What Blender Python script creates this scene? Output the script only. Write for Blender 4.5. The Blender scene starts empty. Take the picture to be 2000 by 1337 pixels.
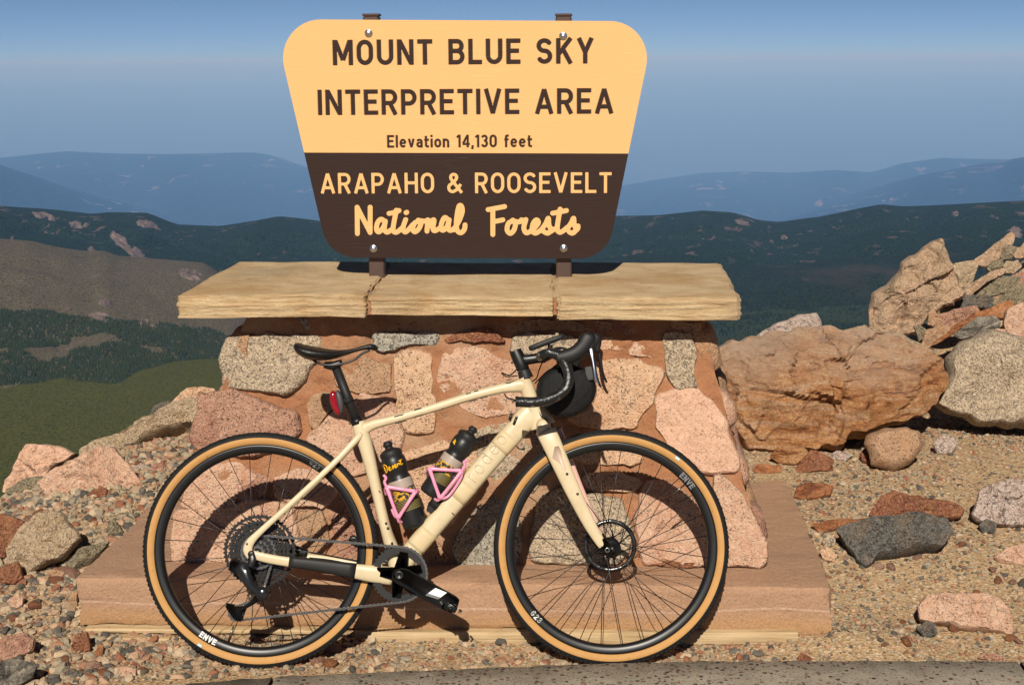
import bpy, math, random
import numpy as np
from mathutils import Vector, Matrix, noise
from mathutils.geometry import delaunay_2d_cdt

scene = bpy.context.scene
COL = scene.collection
PI = math.pi
rad = math.radians

# ------------------------------------------------------------------ camera
FPX = 3000.0                       # focal length in pixels of the 2000 px wide photograph
CAM = Vector((0.475, -4.30, 1.765))
PITCH, YAW, ROLL = rad(10.4), rad(3.62), rad(-0.42)
RM = Matrix.Rotation(YAW, 3, 'Z') @ Matrix.Rotation(PI/2 - PITCH, 3, 'X') @ Matrix.Rotation(ROLL, 3, 'Z')
cd = bpy.data.cameras.new('camera'); cam = bpy.data.objects.new('camera', cd); COL.objects.link(cam)
cd.sensor_width = 36.0; cd.lens = 36.0*FPX/2000.0; cd.clip_start = 0.05; cd.clip_end = 300000
cam.matrix_world = Matrix.Translation(CAM) @ RM.to_4x4()
scene.camera = cam

# ------------------------------------------------------------------ light
SUN_EL, SUN_AZ = rad(36.0), rad(2.0)      # sun behind the photographer, a little to the left
sdir = Vector((-math.sin(SUN_AZ)*math.cos(SUN_EL), -math.cos(SUN_AZ)*math.cos(SUN_EL), math.sin(SUN_EL)))
w = bpy.data.worlds.new('World'); scene.world = w; w.use_nodes = True
nt = w.node_tree; nt.nodes.clear()
sky = nt.nodes.new('ShaderNodeTexSky'); sky.sky_type = 'NISHITA'; sky.sun_disc = False
sky.sun_elevation = SUN_EL; sky.sun_rotation = math.atan2(sdir.x, sdir.y)
sky.altitude = 4300; sky.air_density = 0.5; sky.dust_density = 0.0; sky.ozone_density = 3.5
bg = nt.nodes.new('ShaderNodeBackground'); bg.inputs['Strength'].default_value = 0.05
wo = nt.nodes.new('ShaderNodeOutputWorld')
nt.links.new(sky.outputs[0], bg.inputs[0]); nt.links.new(bg.outputs[0], wo.inputs[0])
sd = bpy.data.lights.new('sun', 'SUN'); sd.energy = 5.0; sd.angle = rad(0.53); sd.color = (1.0, 0.93, 0.82)
sun = bpy.data.objects.new('sun', sd); COL.objects.link(sun)
sun.rotation_euler = sdir.to_track_quat('Z', 'Y').to_euler(); sun.location = (-1, -6, 8)
vs = scene.view_settings
vs.view_transform = 'Standard'; vs.look = 'None'; vs.exposure = 0.10; vs.gamma = 1.0; vs.use_curve_mapping = False
HAZE_C, HAZE_A, HAZE_D, HAZE_G = (0.19, 0.41, 0.90, 1), (0.62, 0.45, 0.16, 1), 4.0e-5, -0.19   # air over the valley
scene.render.engine = 'CYCLES'
scene.cycles.use_denoising = True
scene.cycles.max_bounces = 6; scene.cycles.diffuse_bounces = 2; scene.cycles.volume_bounces = 0

# ------------------------------------------------------------------ helpers
def ray(px, py):
    return (RM @ Vector(((px-1000.0)/FPX, -(py-668.5)/FPX, -1.0))).normalized()
def at(px, py, Y):
    d = ray(px, py); return CAM + d*((Y-CAM.y)/d.y)
def atz(px, py, Z):
    d = ray(px, py); return CAM + d*((Z-CAM.z)/d.z)
def onplane(px, py, P, N):
    d = ray(px, py); return CAM + d*((P-CAM).dot(N)/d.dot(N))
def atdist(px, py, D):
    d = ray(px, py); return CAM + d*(D/math.hypot(d.x, d.y))
def crop(ox, oy, s, pts):
    return [(ox+x/s, oy+y/s) for x, y in pts]
def lerp(a, b, t): return a+(b-a)*t
def sstep(a, b, x):
    t = min(1.0, max(0.0, (x-a)/(b-a))); return t*t*(3-2*t)
def interp(tab, x):
    if x <= tab[0][0]: return tab[0][1]
    for (x0, y0), (x1, y1) in zip(tab, tab[1:]):
        if x <= x1: return y0+(y1-y0)*(x-x0)/(x1-x0)
    return tab[-1][1]
def fbm(p, sc, o=4, seed=0.0):
    return noise.fractal(Vector(p)*sc+Vector((seed*7.31, seed*3.17, seed*1.93)), 1.0, 2.0, o)

def mk(name, verts, faces, mat, parent=None, smooth=True, midx=None, base=None):
    me = bpy.data.meshes.new(name)
    if base is not None:
        verts = [Vector(v)-base for v in verts]
    me.from_pydata([tuple(v) for v in verts], [], faces)
    for m in (mat if isinstance(mat, (list, tuple)) else [mat]): me.materials.append(m)
    if midx is not None: me.polygons.foreach_set('material_index', midx)
    if smooth: me.polygons.foreach_set('use_smooth', [True]*len(me.polygons))
    me.update()
    o = bpy.data.objects.new(name, me); COL.objects.link(o)
    if parent is not None: o.parent = parent
    if base is not None: o.location = base
    return o
def tag(o, label=None, cat=None, group=None, kind=None):
    if label: o['label'] = label
    if cat: o['category'] = cat
    if group: o['group'] = group
    if kind: o['kind'] = kind
    return o
def empty(name, loc, parent=None):
    o = bpy.data.objects.new(name, None); COL.objects.link(o); o.location = loc
    o.empty_display_size = 0.05
    if parent is not None: o.parent = parent
    return o
def dup(o, parent):
    c = o.copy(); COL.objects.link(c); c.parent = parent; return c

class MB:                                   # collects shapes into one mesh
    def __init__(s): s.v = []; s.f = []; s.m = []
    def add(s, v, f, m=0):
        k = len(s.v); s.v += [Vector(x) for x in v]; s.f += [tuple(i+k for i in q) for q in f]; s.m += [m]*len(f); return s
    def build(s, name, mat, parent=None, smooth=True, base=None):
        return mk(name, s.v, s.f, mat, parent, smooth, s.m, base)

def box(c, h, R=None, bev=0.0):
    c = Vector(c); R = R or Matrix.Identity(3); hx, hy, hz = h
    if not bev:
        v = [c+R@Vector((x*hx, y*hy, z*hz)) for x in (-1, 1) for y in (-1, 1) for z in (-1, 1)]
        return v, [(0, 1, 3, 2), (4, 6, 7, 5), (0, 4, 5, 1), (2, 3, 7, 6), (0, 2, 6, 4), (1, 5, 7, 3)]
    v = []; f = []; ring = []
    b = bev
    prof = [(hx-b, hy, ), (hx, hy-b)]
    def oct_(ix):
        X, Y = hx-ix, hy-ix
        return [(X-b, Y), (X, Y-b), (X, -Y+b), (X-b, -Y), (-X+b, -Y), (-X, -Y+b), (-X, Y-b), (-X+b, Y)]
    for ix, z in ((b, -hz), (0, -hz+b), (0, hz-b), (b, hz)):
        for x, y in oct_(ix): v.append(c+R@Vector((x, y, z)))
    for r in range(3):
        for i in range(8):
            j = (i+1) % 8; f.append((r*8+i, r*8+j, r*8+8+j, r*8+8+i))
    f.append(tuple(range(8))[::-1] if False else tuple(range(8))); f.append(tuple(range(31, 23, -1)))
    return v, f

def catmull(pts, k):
    P = [np.array(p, float) for p in pts]
    if k <= 1 or len(P) < 3: return P
    out = []
    for i in range(len(P)-1):
        p0 = P[max(i-1, 0)]; p1 = P[i]; p2 = P[i+1]; p3 = P[min(i+2, len(P)-1)]
        for j in range(k):
            t = j/k
            out.append(0.5*((2*p1)+(p2-p0)*t+(2*p0-5*p1+4*p2-p3)*t*t+(3*p1-p0-3*p2+p3)*t**3))
    out.append(P[-1]); return out

def loft(st, n=20, p=2.3, k=4, side=Vector((0, 1, 0))):
    """stations (x,y,z,a,b): a = half-width in the plane normal to `side`, b = half-width along `side`"""
    S = catmull(st, k); v = []; f = []
    C = [Vector(s[:3]) for s in S]
    for i, s in enumerate(S):
        t = (C[min(i+1, len(C)-1)]-C[max(i-1, 0)]).normalized()
        nn = side.cross(t); nn.normalize(); sd_ = t.cross(nn).normalized()
        for j in range(n):
            a = 2*PI*j/n; ca, sa = math.cos(a), math.sin(a)
            x = math.copysign(abs(ca)**(2/p), ca)*s[3]; y = math.copysign(abs(sa)**(2/p), sa)*s[4]
            v.append(C[i]+nn*x+sd_*y)
    m = len(S)
    for i in range(m-1):
        for j in range(n):
            q = (j+1) % n; f.append((i*n+j, i*n+q, i*n+n+q, i*n+n+j))
    v.append(C[0]); v.append(C[-1]); a, b = len(v)-2, len(v)-1
    for j in range(n):
        q = (j+1) % n; f.append((a, q, j)); f.append((b, (m-1)*n+j, (m-1)*n+q))
    return v, f

def tube(pts, r, n=8, k=4):
    P = [Vector(p) for p in catmull([tuple(q) for q in pts], k)]
    rr = r if isinstance(r, (list, tuple)) else None
    v = []; f = []
    t0 = (P[1]-P[0]).normalized(); up = Vector((0, 0, 1)) if abs(t0.z) < 0.9 else Vector((1, 0, 0))
    nn = t0.cross(up).normalized()
    for i in range(len(P)):
        t = (P[min(i+1, len(P)-1)]-P[max(i-1, 0)]).normalized()
        nn = (nn-t*nn.dot(t)).normalized(); bb = t.cross(nn)
        ra = r if rr is None else rr[0]+(rr[1]-rr[0])*i/(len(P)-1)
        for j in range(n):
            a = 2*PI*j/n; v.append(P[i]+nn*(math.cos(a)*ra)+bb*(math.sin(a)*ra))
    m = len(P)
    for i in range(m-1):
        for j in range(n):
            q = (j+1) % n; f.append((i*n+j, i*n+q, i*n+n+q, i*n+n+j))
    f.append(tuple(range(n))[::-1]); f.append(tuple((m-1)*n+j for j in range(n)))
    return v, f

def lathe(prof, n=64, closed=False, c=(0, 0, 0), axis='Y'):
    """profile (r, h) turned round the axis"""
    v = []; f = []; c = Vector(c); m = len(prof)
    for j in range(n):
        a = 2*PI*j/n; ca, sa = math.cos(a), math.sin(a)
        for r, h in prof:
            v.append(c+(Vector((r*ca, h, r*sa)) if axis == 'Y' else Vector((r*ca, r*sa, h))))
    for j in range(n):
        q = (j+1) % n
        for i in range(m if closed else m-1):
            k = (i+1) % m; f.append((j*m+i, q*m+i, q*m+k, j*m+k))
    return v, f

def extr(pts, y0, y1, bev=0.0):
    """outline of (x,z) pushed from y0 to y1 (towards the viewer = -y), front edge eased"""
    n = len(pts); cx = sum(p[0] for p in pts)/n; cz = sum(p[1] for p in pts)/n
    v = [Vector((x, y0, z)) for x, z in pts]; rows = 1
    sg = -1 if y1 < y0 else 1
    if bev:
        v += [Vector((x, y1-sg*bev, z)) for x, z in pts]; rows += 1
        for x, z in pts:
            d = math.hypot(x-cx, z-cz) or 1; s = max(0.2, 1-bev/d)
            v.append(Vector((cx+(x-cx)*s, y1, cz+(z-cz)*s)))
        rows += 1
    else:
        v += [Vector((x, y1, z)) for x, z in pts]; rows += 1
    f = []
    for r in range(rows-1):
        for i in range(n):
            j = (i+1) % n; f.append((r*n+i, r*n+j, r*n+n+j, r*n+n+i))
    f.append(tuple(range(n))); f.append(tuple(range((rows-1)*n, rows*n))[::-1])
    return v, f

# ------------------------------------------------------------------ materials
def newmat(name):
    m = bpy.data.materials.new(name); m.use_nodes = True
    nt = m.node_tree; b = nt.nodes['Principled BSDF']; return m, nt, b
class NB:
    def __init__(s, name, rough=0.8, spec=0.3, metal=0.0):
        s.m, s.nt, s.b = newmat(name)
        s.b.inputs['Roughness'].default_value = rough; s.b.inputs['Specular IOR Level'].default_value = spec
        s.b.inputs['Metallic'].default_value = metal; s.hs = []
        s.tc = None
    def n(s, t, **kw):
        x = s.nt.nodes.new(t)
        for k, v in kw.items(): setattr(x, k, v)
        return x
    def l(s, a, b): s.nt.links.new(a, b)
    def co(s):
        if not s.tc: s.tc = s.n('ShaderNodeTexCoord')
        return s.tc.outputs['Object']
    def stretch(s, sc):
        mp = s.n('ShaderNodeMapping'); mp.inputs['Scale'].default_value = sc
        s.l(s.co(), mp.inputs[0]); return mp.outputs[0]
    def noise(s, sc, det=4, rough=0.6, co=None, dist=0.0, out=0):
        x = s.n('ShaderNodeTexNoise'); x.inputs['Scale'].default_value = sc; x.inputs['Detail'].default_value = det
        x.inputs['Roughness'].default_value = rough; x.inputs['Distortion'].default_value = dist
        s.l(co or s.co(), x.inputs['Vector']); return x.outputs[out]
    def voro(s, sc, feat='F1', out='Distance', co=None, rnd=1.0):
        x = s.n('ShaderNodeTexVoronoi'); x.feature = feat; x.inputs['Scale'].default_value = sc
        x.inputs['Randomness'].default_value = rnd
        s.l(co or s.co(), x.inputs['Vector']); return x.outputs[out]
    def ramp(s, fac, stops, interp='LINEAR'):
        x = s.n('ShaderNodeValToRGB'); r = x.color_ramp; r.interpolation = interp
        while len(r.elements) < len(stops): r.elements.new(0.5)
        for e, (p, c) in zip(r.elements, stops):
            e.position = p; e.color = (*c, 1) if len(c) == 3 else c
        s.l(fac, x.inputs[0]); return x.outputs[0]
    def mix(s, fac, a, b, mode='MIX'):
        x = s.n('ShaderNodeMix'); x.data_type = 'RGBA'; x.blend_type = mode
        for sock, val in ((x.inputs[0], fac), (x.inputs[6], a), (x.inputs[7], b)):
            if isinstance(val, (int, float)): sock.default_value = val
            elif isinstance(val, (tuple, list)): sock.default_value = (*val, 1)
            else: s.l(val, sock)
        return x.outputs[2]
    def math(s, op, a, b=0.0):
        x = s.n('ShaderNodeMath'); x.operation = op
        for sock, val in ((x.inputs[0], a), (x.inputs[1], b)):
            if isinstance(val, (int, float)): sock.default_value = val
            else: s.l(val, sock)
        return x.outputs[0]
    def sep(s, co=None):
        x = s.n('ShaderNodeSeparateXYZ'); s.l(co or s.co(), x.inputs[0]); return x.outputs
    def color(s, c):
        if isinstance(c, (tuple, list)): s.b.inputs['Base Color'].default_value = (*c, 1)
        else: s.l(c, s.b.inputs['Base Color'])
    def bump(s, h, dist=0.01, strength=1.0):
        x = s.n('ShaderNodeBump'); x.inputs['Distance'].default_value = dist; x.inputs['Strength'].default_value = strength
        s.l(h, x.inputs['Height'])
        if s.hs: s.l(s.hs[-1], x.inputs['Normal'])
        s.hs.append(x.outputs[0]); s.l(x.outputs[0], s.b.inputs['Normal'])
    def rough(s, r): s.l(r, s.b.inputs['Roughness'])

def plain(name, c, rough=0.5, spec=0.4, metal=0.0, var=0.0, sc=60, bump=0.0):
    s = NB(name, rough, spec, metal)
    if var:
        s.color(s.mix(s.noise(sc, 5), tuple(x*(1-var) for x in c), tuple(min(1, x*(1+var)) for x in c)))
    else: s.color(c)
    if bump: s.bump(s.noise(sc*3, 4), bump)
    return s.m

def granite(name, cols, dark=(0.03, 0.028, 0.025), scale=130, darkamt=0.2, stain=None, stainamt=0.5, bump=0.006):
    """grains of a few colours, dark mica flecks, weathering stains"""
    s = NB(name, 0.85, 0.25)
    wob = s.mix(0.02, s.co(), s.noise(90, 2, out=1))
    cell = s.voro(scale, out='Color', co=wob)
    sp = s.sep(cell)
    n = len(cols)
    c = s.ramp(sp[0], [((i+0.0)/n, cols[i]) for i in range(n)], 'CONSTANT')
    patch = s.noise(9, 4)
    # flecks come in clusters
    thr = s.math('ADD', sp[1], s.math('MULTIPLY', s.math('SUBTRACT', patch, 0.5), 0.40))
    dk = s.math('GREATER_THAN', thr, 1.0-darkamt)
    c = s.mix(dk, c, dark)
    c = s.mix(0.35, c, s.mix(s.noise(22, 5), tuple(x*0.55 for x in cols[0]), tuple(min(1, x*1.25) for x in cols[-1])))
    if stain:
        m = s.ramp(s.noise(5.5, 6, 0.65, dist=0.6), [(0.45, (0, 0, 0)), (0.68, (1, 1, 1))])
        c = s.mix(s.math('MULTIPLY', m, stainamt), c, stain)
    s.color(c)
    s.bump(s.noise(28, 8, 0.72), bump*2.2, 0.9)
    s.bump(s.voro(scale*0.8), bump*0.55, 0.9)
    return s.m

def streaky(name, cols, sc=(5, 5, 26), bump=0.012, stain=None, warp=1.2, pale=None):
    """layered rock: bands that wander"""
    s = NB(name, 0.85, 0.25)
    co = s.stretch(sc)
    f = s.noise(1.0, 9, 0.62, co=co, dist=warp)
    st = [(0.35+0.30*i/(len(cols)-1), c) for i, c in enumerate(cols)]
    c = s.ramp(f, st)
    g = s.sep(s.voro(170, out='Color'))[0]
    c = s.mix(0.40, c, s.ramp(g, [(0.0, tuple(x*0.35 for x in cols[1])), (0.5, cols[1]), (1.0, tuple(min(1, x*1.5) for x in cols[-1]))]), 'OVERLAY')
    if stain:
        m = s.ramp(s.noise(4.0, 6, 0.7, dist=0.8), [(0.5, (0, 0, 0)), (0.64, (1, 1, 1))])
        c = s.mix(m, c, stain)
    if pale:
        m = s.ramp(s.math('ADD', s.math('MULTIPLY', s.sep()[2], 1.1), s.math('MULTIPLY', s.noise(3.0, 6, 0.65), 0.6)), [(0.62, (0, 0, 0)), (0.86, (1, 1, 1))])
        c = s.mix(s.math('MULTIPLY', m, 0.75), c, s.mix(s.noise(60, 6, 0.75), tuple(x*0.6 for x in pale), tuple(x*1.2 for x in pale)))
    s.color(c)
    s.bump(f, bump, 1.0); s.bump(s.noise(26, 9, 0.8), bump*0.9, 1.0)
    return s.m

M = {}
M['granite_grey'] = granite('granite_grey', [(0.58, 0.45, 0.30), (0.50, 0.38, 0.25), (0.40, 0.30, 0.20), (0.64, 0.50, 0.35), (0.33, 0.255, 0.18)], (0.085, 0.075, 0.062), darkamt=0.24, scale=210)
M['granite_blue'] = granite('granite_blue', [(0.42, 0.38, 0.31), (0.34, 0.31, 0.25), (0.50, 0.45, 0.36), (0.27, 0.25, 0.21)], darkamt=0.26, scale=190, stain=(0.35, 0.25, 0.10), stainamt=0.35)
M['granite_pink'] = granite('granite_pink', [(0.60, 0.34, 0.22), (0.55, 0.31, 0.20), (0.66, 0.42, 0.29), (0.48, 0.25, 0.16), (0.60, 0.44, 0.31)], darkamt=0.07, scale=210, stain=(0.42, 0.17, 0.09), stainamt=0.5)
M['granite_peach'] = granite('granite_peach', [(0.66, 0.43, 0.27), (0.60, 0.38, 0.23), (0.72, 0.50, 0.34), (0.54, 0.33, 0.20)], darkamt=0.11, scale=220, stain=(0.58, 0.30, 0.16), stainamt=0.45)
M['granite_fine'] = granite('granite_fine', [(0.64, 0.40, 0.28), (0.60, 0.37, 0.25), (0.68, 0.45, 0.32), (0.58, 0.34, 0.22)], (0.30, 0.17, 0.11), darkamt=0.12, scale=230, bump=0.004)
M['granite_rose'] = granite('granite_rose', [(0.54, 0.31, 0.21), (0.48, 0.26, 0.175), (0.60, 0.37, 0.26), (0.42, 0.22, 0.145)], darkamt=0.09, scale=200, stain=(0.24, 0.08, 0.05), stainamt=0.75, bump=0.009)
M['granite_brown'] = granite('granite_brown', [(0.46, 0.28, 0.16), (0.40, 0.24, 0.14), (0.52, 0.34, 0.21), (0.34, 0.20, 0.12)], darkamt=0.08, scale=200, stain=(0.40, 0.19, 0.08), stainamt=0.6)
M['rock_tan'] = granite('rock_tan', [(0.62, 0.42, 0.27), (0.58, 0.38, 0.24), (0.68, 0.47, 0.31), (0.54, 0.35, 0.22)], (0.30, 0.20, 0.13), darkamt=0.08, scale=190, stain=(0.36, 0.27, 0.17), stainamt=0.8, bump=0.012)
M['rock_cream'] = granite('rock_cream', [(0.62, 0.46, 0.30), (0.56, 0.41, 0.26), (0.68, 0.52, 0.35), (0.48, 0.34, 0.21)], (0.25, 0.18, 0.11), darkamt=0.10, scale=160, stain=(0.42, 0.29, 0.15), stainamt=0.5, bump=0.014)
M['rock_white'] = granite('rock_white', [(0.62, 0.50, 0.42), (0.56, 0.44, 0.36), (0.68, 0.57, 0.48), (0.50, 0.36, 0.29)], (0.10, 0.08, 0.08), darkamt=0.15, scale=150, stain=(0.50, 0.30, 0.22), stainamt=0.4, bump=0.012)
M['rock_red'] = granite('rock_red', [(0.36, 0.15, 0.08), (0.30, 0.12, 0.065), (0.42, 0.20, 0.11), (0.26, 0.09, 0.05)], (0.12, 0.05, 0.03), darkamt=0.14, scale=160, stain=(0.46, 0.24, 0.10), stainamt=0.6, bump=0.012)
M['rock_dark'] = granite('rock_dark', [(0.17, 0.155, 0.13), (0.13, 0.12, 0.105), (0.22, 0.195, 0.165), (0.10, 0.095, 0.085)], (0.035, 0.033, 0.03), darkamt=0.2, scale=180, stain=(0.38, 0.23, 0.12), stainamt=0.55, bump=0.010)
M['rock_olive'] = granite('rock_olive', [(0.30, 0.25, 0.16), (0.26, 0.21, 0.14), (0.36, 0.29, 0.19), (0.22, 0.18, 0.11)], (0.07, 0.06, 0.04), darkamt=0.2, scale=170, stain=(0.44, 0.32, 0.19), stainamt=0.5, bump=0.010)
M['gneiss'] = streaky('gneiss', [(0.20, 0.085, 0.04), (0.54, 0.27, 0.115), (0.66, 0.39, 0.20), (0.70, 0.46, 0.28), (0.74, 0.53, 0.38)], (3.5, 3.5, 24), 0.04, stain=(0.50, 0.22, 0.08), pale=(0.70, 0.50, 0.36))
M['gneiss_orange'] = streaky('gneiss_orange', [(0.22, 0.09, 0.045), (0.38, 0.18, 0.085), (0.48, 0.25, 0.125), (0.54, 0.34, 0.19)], (6, 6, 18), 0.02)
M['gneiss_grey'] = streaky('gneiss_grey', [(0.07, 0.065, 0.06), (0.20, 0.18, 0.15), (0.36, 0.32, 0.26), (0.55, 0.49, 0.40)], (8, 8, 20), 0.015)
# ------------------------------------------------------------------ the far land
def forest_mat(name, green, green2, rock, rock_amt=0.62, sc=0.004, bump=18.0, bare=None, bare_amt=0.5, speck=55):
    s = NB(name, 0.95, 0.05)
    cs_ = s.stretch((1.0, 0.28, 0.6))
    c = s.mix(s.noise(sc*9, 6, 0.7, co=cs_), green, green2)
    c = s.mix(s.ramp(s.noise(sc*speck, 4, 0.7, co=cs_), [(0.45, (0, 0, 0)), (0.62, (1, 1, 1))]), c, tuple(x*0.45 for x in green))
    if bare:
        m = s.ramp(s.noise(sc*0.8, 5, 0.6, dist=0.4, co=cs_), [(bare_amt, (0, 0, 0)), (bare_amt+0.09, (1, 1, 1))])
        c = s.mix(m, c, s.mix(s.noise(sc*30, 6, 0.75, co=cs_), tuple(x*0.6 for x in bare), bare))
    if rock:
        m = s.math('MULTIPLY', s.ramp(s.noise(sc*1.3, 3, 0.5, co=cs_), [(0.42, (0, 0, 0)), (0.58, (1, 1, 1))]),
                   s.ramp(s.noise(sc*5.5, 6, 0.62, dist=0.5, co=cs_), [(rock_amt, (0, 0, 0)), (rock_amt+0.035, (1, 1, 1))]))
        c = s.mix(m, c, s.mix(s.noise(sc*60, 4, 0.8), tuple(x*0.5 for x in rock), rock))
    s.color(c)
    s.bump(s.noise(sc*60, 5, 0.75), bump, 0.8)
    return s.m
M['forest'] = forest_mat('far_forest', (0.020, 0.044, 0.016), (0.060, 0.100, 0.034), (0.34, 0.23, 0.175), 0.60, 0.0055, 20)
M['forest_near'] = forest_mat('hill_forest', (0.022, 0.040, 0.016), (0.058, 0.082, 0.030), (0.34, 0.24, 0.18), 0.66, 0.005, 14, bare=(0.10, 0.085, 0.055), bare_amt=0.60)
M['blue_hill'] = forest_mat('mountain_cover', (0.014, 0.038, 0.022), (0.024, 0.052, 0.028), (0.50, 0.36, 0.30), 0.60, 0.0005, 140)
M['tundra'] = forest_mat('tundra', (0.098, 0.102, 0.017), (0.135, 0.132, 0.026), None, sc=0.012, bump=1.5, bare=(0.24, 0.18, 0.07), bare_amt=0.64)
M['bare_hill'] = forest_mat('dry_hill', (0.19, 0.158, 0.095), (0.27, 0.22, 0.14), (0.36, 0.28, 0.20), 0.60, 0.012, 6.0, bare=(0.085, 0.085, 0.045), bare_amt=0.60)
s = NB('tree_needles', 0.9, 0.1)
s.color(s.mix(s.noise(0.02, 4), (0.014, 0.025, 0.011), (0.036, 0.048, 0.020)))
M['needles'] = s.m
M['plain'] = forest_mat('plain_cover', (0.035, 0.045, 0.035), (0.05, 0.06, 0.045), None, sc=0.0006, bump=5)

from mathutils.bvhtree import BVHTree
HILLS = []
def hill(name, crest, dist, foot_py, foot_d, mat, label, amp=0.05, nx=150, ny=44, bulge=0.15, seed=1, dvar=0.12, x0=-1900, x1=3900, back=0.35, fine=0.25, drop=0.0):
    """a hill with its crest at `dist` metres and its foot at `foot_d`, back slope included"""
    V = []; F = []
    rows = ny+8; nx = nx*2
    for i in range(nx):
        px = lerp(x0, x1, i/(nx-1)); cy = interp(crest, px)
        cy += 34*fbm((px*0.0035, seed*2.0, 0), 1.0, 4)*(sstep(-200, -700, px)+sstep(2200, 2700, px))
        n0 = fbm((px*0.004, 0, 0), 1.0, 3, seed)
        D = dist*(1+dvar*n0)
        A = atdist(px, cy, D); fy = interp(foot_py, px) if isinstance(foot_py, list) else foot_py
        B_ = atdist(px, max(fy, cy+4), foot_d*(1+0.06*fbm((px*0.006, 5, 0), 1.0, 3, seed)))
        B_.z -= drop
        H = max(20.0, abs(A.z-B_.z)+0.03*(D-foot_d))
        for j in range(rows):
            if j < ny:
                t = max(0, j-1)/(ny-2); P = B_.lerp(A, t); env = math.sin(PI*t)
                if j == 0: P = CAM+(P-CAM)*0.90; P.z -= 45
                P.z += H*bulge*math.sin(PI*t)*0.5
                g = fbm((P.x, P.y, 0), 5.0/(D-foot_d), 6, seed)
                rid = 1-abs(noise.noise(Vector((P.x, P.y*0.35, seed*9.1))*(6.0/(D-foot_d))))*2
                P.z += H*amp*(g+0.5*rid-0.2)*env**0.7*2.2
                P.z += H*amp*fine*fbm((P.x, P.y, 3), 40.0/(D-foot_d), 3, seed)*(0.25+0.75*env)
            else:
                u = (j-ny+1)/8; P = atdist(px, cy, D*(1+0.5*u)); P.z = A.z-(back*(D-foot_d)+H)*u*u
            V.append(P)
    for i in range(nx-1):
        for j in range(rows-1):
            a = i*rows+j; F.append((a, a+rows, a+rows+1, a+1))
    o = mk(name, V, F, mat); tag(o, label, None, None, 'structure')
    HILLS.append(BVHTree.FromPolygons(V, F))
    return o, V, rows, nx

# valley floor out to the horizon
V = []; F = []; RD = [700, 1500, 3000, 6000, 9000, 13000, 18000, 26000, 35000, 45000, 60000, 80000, 105000, 140000, 180000]
NA = 72
for i, d in enumerate(RD):
    for j in range(NA+1):
        a = rad(-75)+rad(150)*j/NA
        V.append(Vector((math.sin(a)*d, math.cos(a)*d, interp([(700, -520), (1500, -520), (5000, -900), (12000, -1900), (26000, -3300), (45000, -3300), (90000, -1500), (180000, -20)], d))))
for i in range(len(RD)-1):
    for j in range(NA):
        a = i*(NA+1)+j; F.append((a, a+1, a+NA+2, a+NA+1))
tag(mk('plain', V, F, M['plain']), 'distant plain fading into the haze', None, None, 'structure')

hill('mountain_range', [(-450, 312), (0, 306), (130, 292), (165, 290), (200, 298), (300, 300), (380, 296), (440, 283), (490, 293), (560, 306), (900, 330), (1250, 352), (1400, 345), (1560, 331), (1640, 318), (1720, 330), (1900, 322), (2450, 312)],
     70000, 425, 40000, M['blue_hill'], 'farthest faint blue mountain range', 0.03, 160, 24, seed=3, fine=0.4)
hill('mountain_range', [(-450, 330), (0, 313), (60, 306), (130, 299), (220, 304), (330, 306), (430, 303), (500, 301), (540, 310), (590, 330), (650, 352), (800, 385), (1000, 395), (1200, 376), (1290, 358), (1370, 345), (1450, 342), (1550, 345), (1630, 340), (1700, 345), (1760, 326), (1840, 314), (1900, 316), (2000, 318), (2450, 322)],
     30000, 452, 21000, M['blue_hill'], 'blue mountain range behind the forested hills', 0.05, 220, 40, seed=5)
hill('mountain_spur', [(-450, 260), (-150, 300), (0, 329), (60, 350), (120, 375), (190, 400), (260, 416), (340, 430), (420, 444), (500, 470), (1100, 480), (1450, 452), (1550, 425), (1640, 396), (1720, 372), (1800, 350), (1900, 330), (2000, 313), (2200, 285), (2450, 260)],
     22000, 476, 16000, M['blue_hill'], 'darker blue spur in front of the mountain range', 0.05, 200, 34, seed=8)
fo = [(-450, 420), (0, 413), (80, 419), (180, 432), (215, 428), (290, 430), (320, 445), (350, 457), (430, 462), (500, 449), (545, 438), (600, 445), (640, 452), (800, 460), (1000, 455), (1200, 438), (1290, 437), (1370, 426), (1430, 430), (1480, 447), (1520, 452), (1600, 440), (1720, 410), (1760, 415), (1850, 412), (2000, 404), (2450, 392)]
hill('forest_hill', fo, 3700, 575, 2700, M['forest'], 'dark green forested hills under the blue mountains', 0.20, 230, 70, seed=11, dvar=0.06, fine=0.6)
hill('forest_hill', [(-450, 440), (0, 470), (300, 505), (450, 520), (650, 530), (900, 530), (1150, 510), (1280, 492), (1400, 495), (1440, 492), (1500, 512), (1560, 508), (1640, 488), (1720, 468), (1800, 470), (1900, 448), (2000, 440), (2450, 410)],
     2950, 610, 2200, M['forest'], 'lower forested ridge in the middle distance', 0.20, 210, 64, seed=14, dvar=0.05, fine=0.6)
hill('forest_hill', [(-450, 560), (0, 570), (500, 580), (900, 560), (1150, 545), (1260, 530), (1400, 548), (1500, 552), (1620, 540), (1750, 520), (1900, 505), (2000, 498), (2450, 470)],
     2450, 650, 1900, M['forest_near'], 'near forested slope behind the right hand boulders', 0.18, 200, 60, seed=17, dvar=0.05, fine=0.6)
oN, VN, rowsN, nxN = hill('forest_slope', [(-450, 640), (400, 640), (900, 625), (1250, 612), (1450, 600), (1600, 602), (1700, 596), (2000, 570), (2450, 540)],
     2100, 760, 1500, M['forest_near'], 'close forest slope below the right hand boulders', 0.08, 180, 36, seed=19, dvar=0.04)
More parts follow.
